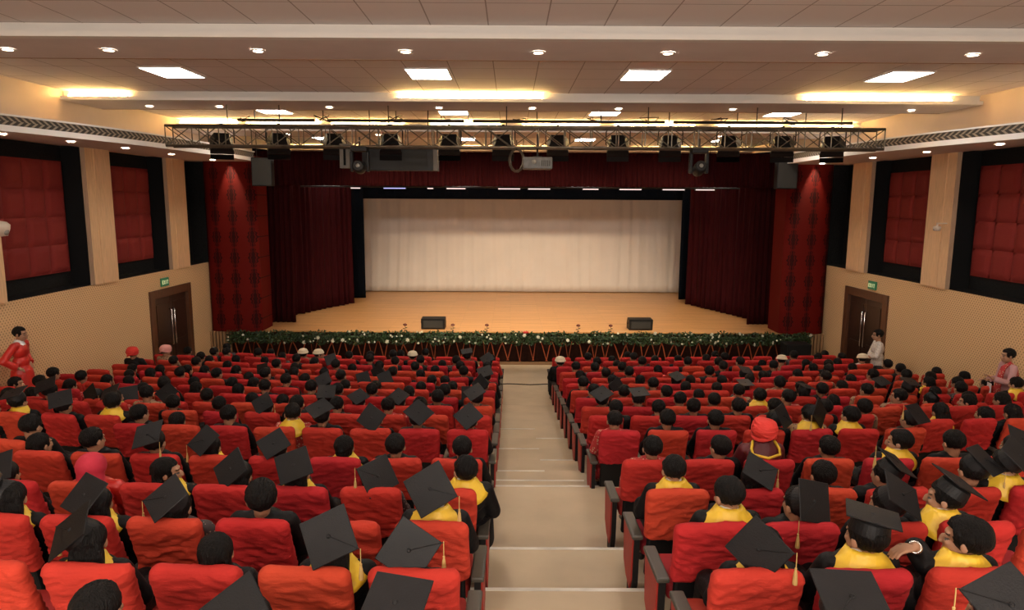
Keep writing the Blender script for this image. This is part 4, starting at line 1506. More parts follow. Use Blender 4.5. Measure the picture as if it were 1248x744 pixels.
def hair_long(style, seed=0):
    bm = bmesh.new()
    add_ball(bm, (0, -.020, .036), (.088, .100, .090), 4)
    kill = [v for v in bm.verts if (v.co.y > .050 and v.co.z < .052)]
    bmesh.ops.delete(bm, geom=kill, context='VERTS')
    bmesh.ops.solidify(bm, geom=bm.faces[:], thickness=.012)
    if style == 'down':
        add_tube(bm, [(0, -.045, .03), (0, -.06, -.04), (0, -.072, -.10), (0, -.075, -.17), (0, -.07, -.26), (0, -.06, -.32)], [.070, .082, .088, .082, .062, .03], 18)
    elif style == 'side':
        add_tube(bm, [(.0, -.045, .03), (.01, -.06, -.04), (.045, -.055, -.10), (.09, -.03, -.16), (.11, .0, -.24)], [.070, .076, .066, .050, .02], 16)
    elif style == 'tail':
        add_ball(bm, (0, -.03, -.02), (.078, .082, .06), 3)
        add_tube(bm, [(0, -.10, .02), (0, -.128, .0), (0, -.125, -.06), (.01, -.10, -.14), (.02, -.085, -.24), (.02, -.08, -.30)], [.026, .030, .036, .036, .028, .008], 12)
    elif style == 'bun':
        add_ball(bm, (0, -.03, -.02), (.078, .080, .06), 3)
        add_ball(bm, (0, -.125, .0), (.046, .036, .042), 3)
    me = remesh(bm, .008, 1, .55, 'hair')
    for v in me.vertices:
        nn = noise.noise(Vector((v.co.x * 60 + seed, v.co.y * 60, v.co.z * 9)))
        d = (v.co - Vector((0, -.03, v.co.z * .6))).normalized()
        v.co += d * nn * .005
        if v.co.z < .01:
            lim = -.100 + max(0, -.11 - v.co.z) * .30
            if v.co.y < lim: v.co.y = lim + (v.co.y - lim) * .06
    me.materials.append(hair_m)
    return me
def turban(m):
    bm = bmesh.new()
    add_ball(bm, (0, -.014, .052), (.112, .122, .096), 4)
    for v in list(bm.verts):
        if v.co.z < -.005: v.co.z = -.005 + (v.co.z + .005) * .25
        if v.co.y > .02: v.co.z += v.co.y * .15
    for k in range(6):
        a = R(24 - k * 3) * (1 if k % 2 else -1)
        M = Matrix.Translation((0, -.014, .020 + .018 * k)) @ Matrix.Rotation(a, 4, 'Y') @ Matrix.Rotation(R(12), 4, 'X')
        rr = math.sqrt(max(.15, 1 - (k / 7.5) ** 2))
        pts = [M @ Vector((.104 * rr * math.cos(t), .113 * rr * math.sin(t), 0)) for t in [2 * PI * q / 24 for q in range(25)]]
        add_tube(bm, pts, .0135, 6, cap=False)
    me = remesh(bm, .006, 2, .5, 'turban')
    me.materials.append(m)
    return me
def wrap_cap(m):
    bm = bmesh.new()
    add_ball(bm, (0, -.015, .075), (.10, .108, .058), 3)
    pts = [Vector((.096 * math.cos(t), -.015 + .106 * math.sin(t), .045)) for t in [2 * PI * q / 24 for q in range(25)]]
    add_tube(bm, pts, .020, 7, cap=False)
    me = remesh(bm, .008, 1, .5, 'head_wrap')
    me.materials.append(m)
    return me
def scarf(m):
    bm = bmesh.new()
    add_ball(bm, (0, -.016, .030), (.098, .112, .102), 4)
    kill = [v for v in bm.verts if v.co.y > .066 and v.co.z < .07]
    bmesh.ops.delete(bm, geom=kill, context='VERTS')
    bmesh.ops.solidify(bm, geom=bm.faces[:], thickness=.010)
    add_tube(bm, [(0, -.03, -.02), (0, -.035, -.09), (0, -.03, -.15), (0, -.02, -.21)], [.090, .092, .13, .155], 20)
    me = remesh(bm, .009, 2, .5, 'head_scarf')
    me.materials.append(m)
    return me

# ---- graduation cap, in its own space: board in the z = 0 plane, head below
BS = .135
def cap_parts():
    root = None
    bm = bmesh.new()
    add_box(bm, -BS, BS, -BS, BS, -.004, .005, bevel=.003, seg=1)
    # slightly drooping corners
    add_lathe(bm, [(.001, -.004), (.080, -.006), (.098, -.03), (.105, -.075), (.107, -.098), (.099, -.098), (.090, -.03), (.001, -.012)], 32)
    me = bpy.data.meshes.new('graduation_cap'); bm.to_mesh(me); bm.free(); me.materials.append(cap_m)
    bm = bmesh.new()
    add_lathe(bm, [(.001, .012), (.008, .011), (.012, .008), (.013, .004), (.001, .004)], 12)
    mb = bpy.data.meshes.new('cap_button'); bm.to_mesh(mb); bm.free(); mb.materials.append(cap_m)
    bm = bmesh.new()
    add_tube(bm, [(0, 0, .004), (0, -.002, -.02), (0, -.002, -.085)], .0028, 5)
    add_lathe(bm, [(.001, -.080), (.007, -.085), (.006, -.097), (.010, -.115), (.014, -.165), (.013, -.18), (.001, -.18)], 9)
    mt = bpy.data.meshes.new('tassel'); bm.to_mesh(mt); bm.free(); mt.materials.append(gold_m)
    bm = bmesh.new()
    add_tube(bm, [(0, 0, .012), (BS * .5, BS * .5, .0075), (BS, BS, .006), (BS + .004, BS + .004, -.006)], .0026, 5)
    mc = bpy.data.meshes.new('tassel_cord'); bm.to_mesh(mc); bm.free(); mc.materials.append(cap_m)
    return me, mb, mt, mc
CAPM = cap_parts()

BODIES, GOWNS, HAIRS = {}, {}, {}
def body(yaw, pitch):
    key = (yaw, pitch)
    if key not in BODIES: BODIES[key] = make_body(SEATJ, yaw, pitch)
    return BODIES[key]
GOWNS['long'] = make_gown(SEATJ)
HOOD = make_hood(SEATJ)
SHOES = {s: make_shoe(SEATJ, s) for s in (-1, 1)}
for me in SHOES.values(): me.materials.append(shoe_m)
GOWNS['long'].materials.append(gown_m)
HOOD.materials.append(yellow_m)
def small_parts():
    N = Vector(SEATJ['neck'])
    bm = bmesh.new()
    add_lathe(bm, [(.054, .0), (.064, .012), (.062, .045), (.056, .052), (.054, .0)], 20, M=Matrix.Translation(N + Vector((0, -.006, .012))))
    c = bpy.data.meshes.new('shirt_collar'); bm.to_mesh(c); bm.free(); c.materials.append(ceil_white)
    bm = bmesh.new()
    add_tube(bm, [(N.x + x, N.y + y, N.z + z) for x, y, z in ((-.105, -.03, .05), (-.135, -.085, -.01), (-.13, -.125, -.055), (0, -.172, -.075), (.13, -.125, -.055), (.135, -.085, -.01), (.105, -.03, .05))], .014, 8)
    s = bpy.data.meshes.new('hood_stripe'); bm.to_mesh(s); bm.free(); s.materials.append(yellow_m)
    for me in (c, s):
        for p in me.polygons: p.use_smooth = True
    return c, s
COLLAR, STRIPE = small_parts()
HAIRS = dict(m=hair_short(1), n=hair_short(2, 1.06), w=hair_long('down', 1), x=hair_long('side', 2), p=hair_long('tail', 3), b=hair_long('bun', 4),
             R=turban(red_tb), P=turban(pink_tb), C=wrap_cap(cream_m), S=scarf(magenta_m))
CLOTH = dict(k=gown_m, r=redgown_m, o=red_print, t=tan_print, d=dark_print, u=maroon_m, i=white_print)

def child(name, me, parent, mx=None, m=None):
    o = bpy.data.objects.new(name, me)
    col.objects.link(o); o.parent = parent
    if mx is not None: o.matrix_basis = mx
    if m is not None and len(o.material_slots):
        o.material_slots[0].link = 'OBJECT'
        o.material_slots[0].material = m
    return o

def add_cap(person, HM, normal, xdir, tassel=True, hide_button=False):
    """put a cap on a head; normal and xdir in the person's space"""
    n = Vector(normal).normalized(); x = Vector(xdir); x = (x - n * x.dot(n)).normalized(); y = n.cross(x)
    rot = Matrix(((x.x, y.x, n.x, 0), (x.y, y.y, n.y, 0), (x.z, y.z, n.z, 0), (0, 0, 0, 1)))
    hc = HM @ Vector((0, -.014, .030))
    mx = Matrix.Translation(hc + n * .116) @ rot
    c = child('graduation_cap', CAPM[0], person, mx)
    if not hide_button: child('cap_button', CAPM[1], c)
    if tassel:
        sg = 1 if (abs(hash((round(hc.x, 3), round(n.x, 3)))) // 7) % 3 else -1
        q = max(range(4), key=lambda k: sg * (rot.to_3x3() @ (Matrix.Rotation(k * PI / 2, 3, 'Z') @ Vector((1, 1, 0)))).x)
        Rq = Matrix.Rotation(q * PI / 2, 4, 'Z')
        child('tassel_cord', CAPM[3], c, Rq)
        child('tassel', CAPM[2], c, Matrix.Translation((Rq @ Vector((BS + .006, BS + .006, 0))) + Vector((0, 0, -.004))) @ rot.to_3x3().inverted().to_4x4())
    return c

def cap_from_view(a, b):
    """edges of a board as seen in the photograph (weak perspective) -> its normal and edge direction in the room"""
    ax, ay, bx, by = a[0], -a[1], b[0], -b[1]
    d = ax * bx + ay * by
    A, B = ax * ax + ay * ay, bx * bx + by * by
    # az*bz = -d, A + az^2 = B + bz^2
    t = ((B - A) + math.sqrt((B - A) ** 2 + 4 * d * d)) / 2
    az = math.sqrt(max(t, 1e-6)); bz = -d / az
    best = None
    for s in (1, -1):
        va, vb = Vector((ax, ay, az * s)), Vector((bx, by, bz * s))
        n = va.cross(vb).normalized()
        if n.z < 0: n = -n
        if best is None or n.y > best[0].y: best = (n, va)
    Rw = camo.matrix_world.to_3x3()
    return Rw @ best[0], Rw @ best[1]

MZ = (0, 0, 1)
def person(loc, rz, hair, cloth, hood, yaw, pitch, cap=None, label='', group=None, tassel=True, tilt=None, scale=1.0):
    t = bpy.data.objects.new('person', body(yaw, pitch))
    col.objects.link(t)
    t.location = loc; t.rotation_euler = (0, 0, rz); t.scale = (scale,) * 3
    tag(t, label, 'person', group)
    HM = head_matrix(SEATJ, yaw, pitch)
    hn = {'R': 'turban', 'P': 'turban', 'C': 'head_wrap', 'S': 'head_scarf'}.get(hair, 'hair')
    if hair in 'RPC': child('hair', HAIRS['m'], t, HM)
    child(hn, HAIRS[hair], t, HM)
    child('gown', GOWNS['long'], t, None, CLOTH[cloth])
    for s in (-1, 1): child('shoe', SHOES[s], t)
    if hood: child('hood', HOOD, t, None, None if hood == 'y' else maroon_m)
    if hood == 'm': child('hood_stripe', STRIPE, t)
    if hood and hair in 'mnR': child('shirt_collar', COLLAR, t)
    if cap is not None:
        if cap == 'auto':
            tb, sp, ln = tilt
            Rm = Matrix.Rotation(R(tb), 3, 'X') @ Matrix.Rotation(R(ln), 3, 'Y') @ Matrix.Rotation(R(sp), 3, 'Z')
            add_cap(t, HM, Rm @ Vector((0, 0, 1)), Rm @ Vector((1, 0, 0)), tassel)
        else:
            n, x = cap_from_view(*cap)
            Ri = Matrix.Rotation(-rz, 3, 'Z')
            add_cap(t, HM, Ri @ n, Ri @ x, tassel)
    return t
# heads seen in the hall: where each is, hair, clothes, hood, and the board of the cap for those who wear one
# (x, y, hair, clothes, hood, look, cap)
HEADS = [
 # left block, nearest rows
 (115, 739, 'm', 'k', '', 0, None), (484, 735, 'w', 'k', '', 0, ((71, 6), (-15, 40))), (300, 742, 'w', 'k', '', 0, ((40, -30), (30, 32))),
 (102, 672, 'w', 'k', 'y', 20, ((56, -45), (25, 36))), (259, 673, 'w', 'k', '', 20, None), (407, 655, 'w', 'k', 'y', 0, ((53, -24), (24, 47))), (496, 680, 'w', 'k', '', -20, ((34, -49), (51, 36))),
 (8, 612, 'w', 'k', 'y', 20, ((30, -3), (-12, 42))), (115, 615, 'w', 'k', 'y', 20, ((46, 10), (-22, 42))), (214, 613, 'p', 'd', '', 0, ((34, -32), (32, 18))), (315, 616, 'n', 'k', '', 20, None),
 (529, 610, 'm', 'k', 'y', 0, ((40, -24), (23, 36))), (566, 572, 'm', 'k', 'y', 20, None), (456, 583, 'w', 'd', '', 0, ((32, -14), (17, 36))),
 (204, 575, 'x', 'k', 'y', -70, None), (110, 577, 'S', 'r', '', 0, None), (290, 580, 'w', 'd', '', 0, ((32, -28), (23, 24))), (362, 583, 'w', 'k', 'y', 0, ((36, -13), (16, 28))), (5, 575, 'w', 'k', '', 0, ((30, -10), (10, 25))),
 (47, 556, 'w', 'k', '', -20, None), (111, 550, 'm', 'k', '', -20, None), (187, 550, 'm', 'k', '', 0, ((34, -10), (7, 24))), (256, 548, 'w', 'd', 'y', 0, ((20, -25), (26, 11))), (337, 552, 'w', 'd', '', 0, ((24, -15), (19, 17))),
 (419, 548, 'p', 'k', 'y', 0, None), (481, 550, 'm', 'k', '', 0, None), (563, 554, 'm', 'k', '', 0, None),
 (18, 503, 'm', 'k', 'y', 0, ((26, -7), (6, 10))), (49, 507, 'm', 'k', '', 0, None), (169, 516, 'm', 'k', '', -20, None), (215, 512, 'w', 'k', '', 0, None), (276, 515, 'm', 'k', '', 0, None),
 (323, 500, 'w', 'k', '', 0, ((18, -12), (12, 14))), (391, 512, 'm', 'k', '', 0, ((17, -9), (15, 8))), (456, 520, 'm', 'k', '', 0, ((14, -20), (20, 13))), (508, 518, 'm', 'k', '', 0, ((15, -12), (20, 15))), (572, 518, 'm', 'k', '', 0, ((17, -13), (15, 13))),
 (133, 497, 'n', 'k', 'y', 20, None), (146, 497, 'm', 'k', '', 20, None), (168, 490, 'm', 't', '', 20, None), (265, 500, 'm', 'k', '', 0, None), (205, 488, 'w', 'o', '', 20, ((15, -15), (18, 12))), (250, 490, 'm', 'k', '', 0, None),
 (344, 489, 'b', 'o', '', 0, None), (361, 497, 'm', 'k', '', 0, None), (409, 502, 'm', 'k', '', 0, None), (472, 498, 'm', 'o', '', 0, None), (500, 498, 'm', 'o', '', 0, None), (532, 492, 'm', 'k', '', 0, None),
 (580, 490, 'm', 'k', '', 0, ((24, -14), (14, 12))), (397, 487, 'm', 'k', '', 0, ((19, 0), (2, 12))), (438, 489, 'w', 'o', '', 0, ((14, -8), (14, 9))), (486, 492, 'w', 'o', '', 0, ((14, -12), (18, 9))),
 (8, 476, 'w', 'k', '', -20, None), (20, 468, 'w', 'o', '', -70, None), (47, 470, 'm', 'k', '', 0, None), (58, 481, 'm', 'k', '', 0, ((24, -10), (12, 14))), (74, 491, 'm', 'k', '', 0, ((22, -6), (12, 16))), (2, 487, 'w', 'k', '', 0, None),
 (64, 460, 'm', 'r', '', -20, None), (83, 468, 'w', 'o', '', -20, None), (103, 457, 'm', 'r', '', 0, None), (117, 478, 'w', 'k', '', 0, ((14, -12), (10, 14))), (139, 480, 'w', 'o', 'y', -20, ((18, -8), (5, 10))), (129, 458, 'w', 'k', '', -20, None),
 (155, 467, 'w', 'k', '', 0, None), (158, 480, 'w', 'k', '', 0, ((14, -2), (4, 14))), (174, 468, 'w', 'd', '', 0, None), (199, 468, 'm', 'k', '', 0, None), (157, 450, 'w', 'r', '', 0, None), (237, 477, 'w', 'k', '', 0, None), (290, 478, 'w', 'k', '', 0, None),
 (236, 465, 'w', 'k', '', 0, None), (264, 467, 'm', 'k', '', 0, None), (282, 465, 'w', 'k', '', 20, None), (306, 467, 'w', 'k', '', 0, None), (321, 475, 'm', 'k', '', 0, None), (347, 472, 'm', 'k', '', 0, None), (378, 472, 'm', 'k', '', 0, None),
 (160, 448, 'w', 'k', '', 0, None), (168, 438, 'R', 'k', '', 0, None), (174, 449, 'w', 'd', '', 0, None), (194, 446, 'w', 'k', '', 20, None), (200, 436, 'P', 't', '', -20, None), (218, 456, 'm', 'o', '', 0, None), (234, 447, 'w', 'k', '', 0, None), (228, 431, 'm', 'k', '', 0, None), (246, 431, 'm', 'k', '', 0, None),
 (253, 437, 'w', 'k', '', 0, None), (261, 432, 'm', 'k', '', 0, None), (274, 433, 'm', 'k', '', -20, None), (276, 447, 'w', 'd', '', 0, None), (287, 451, 'w', 'k', '', -20, None), (286, 437, 'w', 'd', '', 20, None), (303, 457, 'w', 'k', '', 0, None),
 (323, 447, 'w', 'k', '', 0, ((12, -3), (2, 12))), (337, 445, 'm', 'k', '', 0, None), (350, 445, 'w', 'k', '', 0, None), (358, 450, 'w', 'k', '', 0, None), (343, 436, 'w', 'd', '', 0, None), (362, 438, 'm', 'k', '', 0, None), (369, 432, 'C', 't', '', 0, None), (389, 432, 'C', 't', '', -70, None),
 (383, 443, 'w', 'k', '', 0, None), (404, 436, 'w', 'k', '', 0, ((9, -3), (4, 8))), (425, 438, 'm', 'k', '', 0, None), (414, 445, 'm', 'k', '', 0, None), (399, 452, 'w', 'k', '', 0, None), (371, 455, 'w', 'k', '', 0, None), (323, 459, 'm', 'k', '', 0, None), (336, 464, 'w', 'k', '', 0, None), (308, 466, 'w', 'd', '', -20, None),
 (396, 467, 'w', 'k', 'y', 0, ((13, -7), (7, 10))), (421, 464, 'w', 'd', '', 0, None), (411, 480, 'm', 'k', '', 0, None), (382, 486, 'm', 'o', 'y', 20, None), (431, 474, 'm', 'k', '', 0, None), (453, 483, 'm', 'k', '', 0, None), (442, 458, 'w', 'k', '', 0, ((11, -3), (4, 12))), (429, 451, 'w', 'k', '', 0, None), (450, 445, 'm', 'k', '', 0, None),
 (458, 467, 'w', 'k', '', 0, None), (502, 436, 'C', 'k', '', 0, None), (462, 446, 'm', 'k', '', 0, None), (488, 445, 'm', 'k', '', 0, None), (477, 450, 'm', 'k', '', 0, None), (468, 457, 'w', 'k', '', 0, ((10, -4), (5, 10))), (505, 450, 'm', 'k', '', 0, None), (513, 445, 'm', 'k', '', 0, None), (531, 450, 'w', 'k', '', 0, None),
 (549, 442, 'm', 'd', '', 20, None), (539, 443, 'w', 'k', '', 0, None), (570, 438, 'm', 'k', '', 0, ((13, -2), (2, 5))), (599, 437, 'w', 'r', '', 0, None), (595, 444, 'm', 'k', '', 0, ((9, -6), (6, 6))), (561, 450, 'm', 'o', '', 0, None), (565, 458, 'm', 'k', '', 0, None), (592, 459, 'm', 'k', '', 0, ((10, -3), (3, 6))), (590, 467, 'm', 'k', '', 0, ((9, -10), (8, 9))),
 (491, 467, 'w', 'k', '', 0, ((14, -10), (8, 14))), (502, 463, 'w', 'k', '', 20, None), (513, 470, 'w', 'k', '', 0, None), (527, 463, 'w', 'k', '', 0, None), (535, 471, 'w', 'k', '', 20, None), (551, 470, 'w', 'k', '', 0, None), (557, 481, 'w', 'k', '', 0, ((17, 0), (0, 14))), (541, 481, 'm', 'k', '', 0, None), (498, 479, 'w', 'k', '', 0, None),
 # right block
 (1030, 742, 'm', 'k', '', 0, ((88, 4), (-3, 45))), (1218, 742, 'm', 'k', '', 20, ((47, -20), (20, 35))),
 (932, 675, 'w', 'k', 'y', 0, ((32, -46), (37, 38))), (1056, 668, 'm', 'k', 'y', 20, ((57, 13), (27, -5))),
 (891, 622, 'm', 'k', 'y', 20, None), (974, 628, 'm', 'k', '', 20, ((45, 12), (-5, 47))), (1082, 620, 'm', 'k', '', 20, ((16, -30), (44, 29))), (823, 582, 'm', 'k', 'y', 0, None), (918, 588, 'w', 'k', '', 0, ((20, -21), (36, 23))), (1005, 587, 'm', 'k', '', 0, None),
 (1080, 590, 'm', 'k', '', 20, ((40, 18), (13, 28))), (1152, 595, 'm', 'k', 'y', 50, ((45, 22), (5, 18))), (1188, 588, 'm', 'k', '', 0, ((33, 0), (19, 30))), (1230, 592, 'm', 'k', 'y', 20, ((26, -10), (20, 26))),
 (796, 549, 'm', 'o', '', 0, None), (878, 547, 'm', 'k', '', 20, None), (931, 535, 'R', 'u', 'm', 0, None), (1012, 551, 'm', 'k', '', 0, None), (1098, 546, 'm', 'k', 'y', 50, None), (1179, 545, 'm', 'k', '', 0, None), (1236, 548, 'w', 'k', 'y', 20, ((12, -20), (30, 14))),
 (750, 518, 'm', 'o', '', 0, None), (814, 514, 'm', 'k', '', 0, None), (873, 514, 'm', 'k', '', 0, None), (989, 519, 'm', 't', 'y', 0, ((13, -20), (16, 19))), (947, 520, 'm', 'k', '', 0, ((10, -3), (6, 14))), (1037, 508, 'm', 'k', 'y', 20, None), (1110, 511, 'm', 'k', '', 20, ((23, -1), (9, 21))), (1157, 507, 'w', 'k', 'y', 0, None), (1217, 508, 'w', 'k', '', 20, None), (1238, 499, 'w', 'k', '', 0, None),
 (751, 502, 'm', 'k', '', 0, None), (807, 498, 'm', 'k', '', 0, None), (847, 498, 'm', 'k', '', 0, None), (901, 500, 'm', 'k', '', 0, None), (945, 498, 'm', 'k', '', 0, None), (1009, 498, 'm', 'k', '', 20, None), (1060, 494, 'n', 't', '', 0, None), (1096, 492, 'm', 't', '', 50, None), (1018, 489, 'w', 'k', '', 0, None),
 (735, 492, 'm', 'k', '', 0, ((12, -6), (8, 6))), (779, 492, 'm', 'k', '', 0, ((16, -1), (3, 6))), (830, 491, 'm', 'k', '', 0, None), (871, 490, 'm', 'k', '', 0, None), (927, 488, 'm', 'k', 'y', 0, None), (980, 484, 'w', 'r', '', 0, ((22, 4), (8, 7))), (999, 480, 'm', 'k', '', 0, None),
 (723, 482, 'm', 'k', '', 0, None), (761, 482, 'm', 'k', '', 0, None), (812, 482, 'm', 'k', '', 0, None), (852, 483, 'w', 'k', '', 0, None), (903, 480, 'm', 't', '', 0, None), (951, 474, 'n', 't', '', 0, None), (1057, 474, 'm', 't', '', 20, None), (1073, 471, 'w', 'k', '', 20, ((18, -3), (6, 9))), (1107, 472, 'm', 'k', '', 0, ((18, 2), (4, 8))), (1136, 482, 'w', 't', '', 20, ((14, 8), (6, 14))), (1183, 482, 'w', 't', '', 20, None), (1198, 490, 'w', 't', '', 50, None), (1227, 486, 'w', 'o', '', 0, None), (1240, 472, 'm', 'k', 'y', 20, None),
 (711, 472, 'm', 'k', '', 0, None), (748, 472, 'w', 'k', '', 0, ((12, -10), (10, 14))), (797, 470, 'm', 'k', '', 0, None), (837, 474, 'w', 'k', '', 0, None), (825, 461, 'w', 'k', '', -20, ((22, -6), (14, 12))), (874, 473, 'w', 'k', '', 0, None), (907, 471, 'w', 'd', '', 0, ((15, 0), (3, 6))), (976, 466, 'w', 'k', '', 0, None), (1026, 472, 'w', 'k', '', 20, None), (1007, 465, 'm', 't', '', 20, None),
 (708, 458, 'w', 'k', '', 0, None), (747, 459, 'w', 'k', '', 0, None), (781, 457, 'w', 'k', '', 0, None), (880, 463, 'w', 'k', '', 0, None), (837, 465, 'w', 'k', '', 0, None), (866, 457, 'm', 'k', '', 0, None), (907, 462, 'w', 'k', 'y', 0, None), (930, 455, 'w', 'o', '', 0, None), (973, 453, 'w', 'k', '', 0, None), (1012, 455, 'm', 'k', '', 0, None), (1037, 458, 'w', 'k', '', 20, None), (1064, 456, 'm', 'r', '', 20, None), (1106, 462, 'm', 'k', '', 0, None), (1132, 463, 'w', 'k', 'y', 20, None), (1169, 466, 'w', 't', '', 20, None),
 (702, 451, 'm', 'k', '', 0, None), (738, 452, 'm', 'k', '', 0, None), (767, 453, 'm', 'k', '', 0, None), (807, 449, 'b', 'r', '', 0, None), (839, 446, 'm', 'k', '', 0, None), (882, 452, 'm', 'k', '', 0, None), (907, 454, 'w', 'k', '', 0, ((14, 2), (2, 7))), (944, 448, 'm', 'k', '', 0, None), (952, 444, 'C', 't', '', 0, None), (973, 446, 'w', 'k', '', 0, None), (992, 447, 'w', 'd', '', 0, None), (1098, 452, 'm', 'k', '', 0, None), (1119, 457, 'w', 'k', '', 20, None), (1134, 455, 'w', 'k', '', 20, None), (1155, 454, 'w', 'k', '', 0, None), (1176, 456, 'w', 't', '', 20, None),
 (683, 441, 'C', 'k', '', 0, None), (728, 444, 'm', 'k', '', 0, None), (752, 444, 'w', 'k', '', 0, None), (783, 445, 'm', 'k', '', 0, None), (717, 436, 'm', 'k', '', 0, None), (746, 436, 'w', 'k', '', 0, None), (799, 438, 'w', 'k', '', 0, None), (827, 437, 'w', 'k', '', 0, None), (861, 439, 'w', 'k', '', 0, None), (883, 436, 'm', 'k', '', 0, None), (902, 442, 'm', 'k', '', 0, None), (930, 440, 'w', 'o', '', 0, None),
 (1026, 436, 'w', 'd', '', 20, None), (1053, 442, 'C', 'i', '', 0, None), (1100, 444, 'm', 'k', '', 0, None), (968, 436, 'm', 'd', '', 0, None), (1040, 446, 'w', 'k', '', 0, None),
]
by_seat = {}
pairs = []
for j, h in enumerate(HEADS):
    for i, s in enumerate(seats):
        u, v, z = proj(s['p'] + Vector((0, .2, 1.10)))
        px = F / z
        d = abs(u - h[0]) / (px * .58) + abs(v - h[1]) / (px * .15) * .8
        if d < 2.4: pairs.append((d, j, i, (h[0] - u) / px))
done = set()
for d, j, i, off in sorted(pairs):
    if j in done or i in by_seat: continue
    done.add(j)
    by_seat[i] = (HEADS[j], off, d)

# people of whom only the top of a head shows in the crowded far rows
frng = random.Random(99)
for i, s in enumerate(seats):
    if i in by_seat or not s['vis'] or s['r'] < 7: continue
    if frng.random() < (.30 if s['r'] < 11 else .5):
        hh = frng.choice('mwwmwb')
        u, v, z = proj(s['p'] + Vector((0, .2, 1.10)))
        by_seat[i] = ((u, v, hh, frng.choice('kkkkod'), '', 0, None), frng.uniform(-.08, .08), 0.5)

# ---- seats: the ones showing largest are objects of their own, the rest of the far rows one object
SEATP = {}
for side in (-1, 1):
    SEATP[side] = make_seat(side)
    SEATP[side, 'end'] = copy_tree(SEATP[side])
    add_end(SEATP[side, 'end'], -side * SP / 2, -side)
shown = sorted([i for i, s in enumerate(seats) if s['vis'] or i in by_seat], key=lambda i: seats[i]['z'])
indiv, rest = shown[:300], shown[300:]
prng = random.Random(21)
for i in indiv:
    s = seats[i]
    t = copy_tree(SEATP[s['side'], 'end'] if s['k'] == 0 else SEATP[s['side']])
    t.location = s['p']; t.rotation_euler = (0, 0, s['phi'])
    t['label'] = 'red covered seat, %s block, %s, %s from the aisle' % ('left' if s['side'] < 0 else 'right', row_phrase(s['r']), ORD[s['k']])
    t['group'] = 'red covered seats in the %s block' % ('left' if s['side'] < 0 else 'right')
    for c in t.children:
        if c.name.startswith('backrest_cover'): c.data = cover_meshes[prng.randrange(5)]
        if s['k'] == 0 and c.name.startswith(('armrest', 'support_post')): bpy.data.objects.remove(c)
# far outer seats
bm = bmesh.new()
for i in rest:
    s = seats[i]
    M0 = Matrix.Translation(s['p']) @ Matrix.Rotation(s['phi'], 4, 'Z')
    src = SEATP[s['side'], 'end'] if s['k'] == 0 else SEATP[s['side']]
    for c in src.children:
        idx = {'red_seat_cover': 0, 'red_seat_fabric': 1, 'black_seat_shell': 2, 'black_seat_post': 2, 'dark_arm_pad': 2}.get(c.data.materials[0].name, 2)
        tmp = bmesh.new(); tmp.from_mesh(c.data)
        bmesh.ops.transform(tmp, matrix=M0 @ c.matrix_basis, verts=tmp.verts)
        for f in tmp.faces: f.material_index = idx
        me = bpy.data.meshes.new('t'); tmp.to_mesh(me); tmp.free()
        bm.from_mesh(me); bpy.data.meshes.remove(me)
if rest:
    o = new_obj('auditorium_seating', bm, [cover_m, seat_m, shell_m], smooth=True)
    tag(o, 'farthest red covered seats of the front rows before the stage', 'seating', kind='stuff')
def drop(o):
    for c in list(o.children): drop(c)
    bpy.data.objects.remove(o)
for k in list(SEATP): drop(SEATP[k])

# ---- people on their seats
HW = {'m': 'short black hair', 'n': 'thick black hair', 'w': 'long black hair', 'x': 'long black hair', 'p': 'a ponytail', 'b': 'a hair bun',
      'R': 'a red turban', 'P': 'a pink turban', 'C': 'a cream headwrap', 'S': 'a crimson headscarf'}
CW = {'k': 'black gown', 'r': 'red clothes', 'o': 'red print', 't': 'tan print', 'd': 'dark print', 'u': 'maroon gown', 'i': 'white print'}
np_ = 0
for i, (h, off, dist) in sorted(by_seat.items(), key=lambda q: seats[q[0]]['z']):
    s = seats[i]
    off = max(-.17, min(.17, off))
    tx = Vector((math.cos(s['phi']), math.sin(s['phi']), 0))
    near = s['z'] < 9
    yaw = h[5]
    if yaw == 0 and not near: yaw = prng.choice([0, 0, 0, 20, -20])
    pitch = prng.choice([0, -12, 0]) if abs(yaw) < 30 else 0
    where = '%s block, %s, %s from aisle' % ('left' if s['side'] < 0 else 'right', row_phrase(s['r']), ORD[s['k']])
    if h[6]: lab = 'person in black cap, ' + where if not h[4] else 'person in cap, yellow hood, ' + where
    else: lab = 'person with %s, %s' % (HW[h[2]], where)
    np_ += 1
    lift = {'R': .15, 'P': .10}.get(h[2], 0.035 if h[4] else 0.0)
    fem = h[2] in 'wxpb'
    person(s['p'] + tx * off + Vector((0, 0, lift)), s['phi'] * .5, h[2], h[3], h[4], yaw, pitch, cap=h[6], label=lab,
           group='people seated in the %s block' % ('left' if s['side'] < 0 else 'right'), tassel=prng.random() < (.6 if near else .2), scale=prng.uniform(.93, .96) if fem else prng.uniform(.985, 1.02))
print('PEOPLE', np_, 'SEATS', len(indiv), len(rest), 'far matches', sum(1 for q in by_seat.values() if q[2] > 1.2))
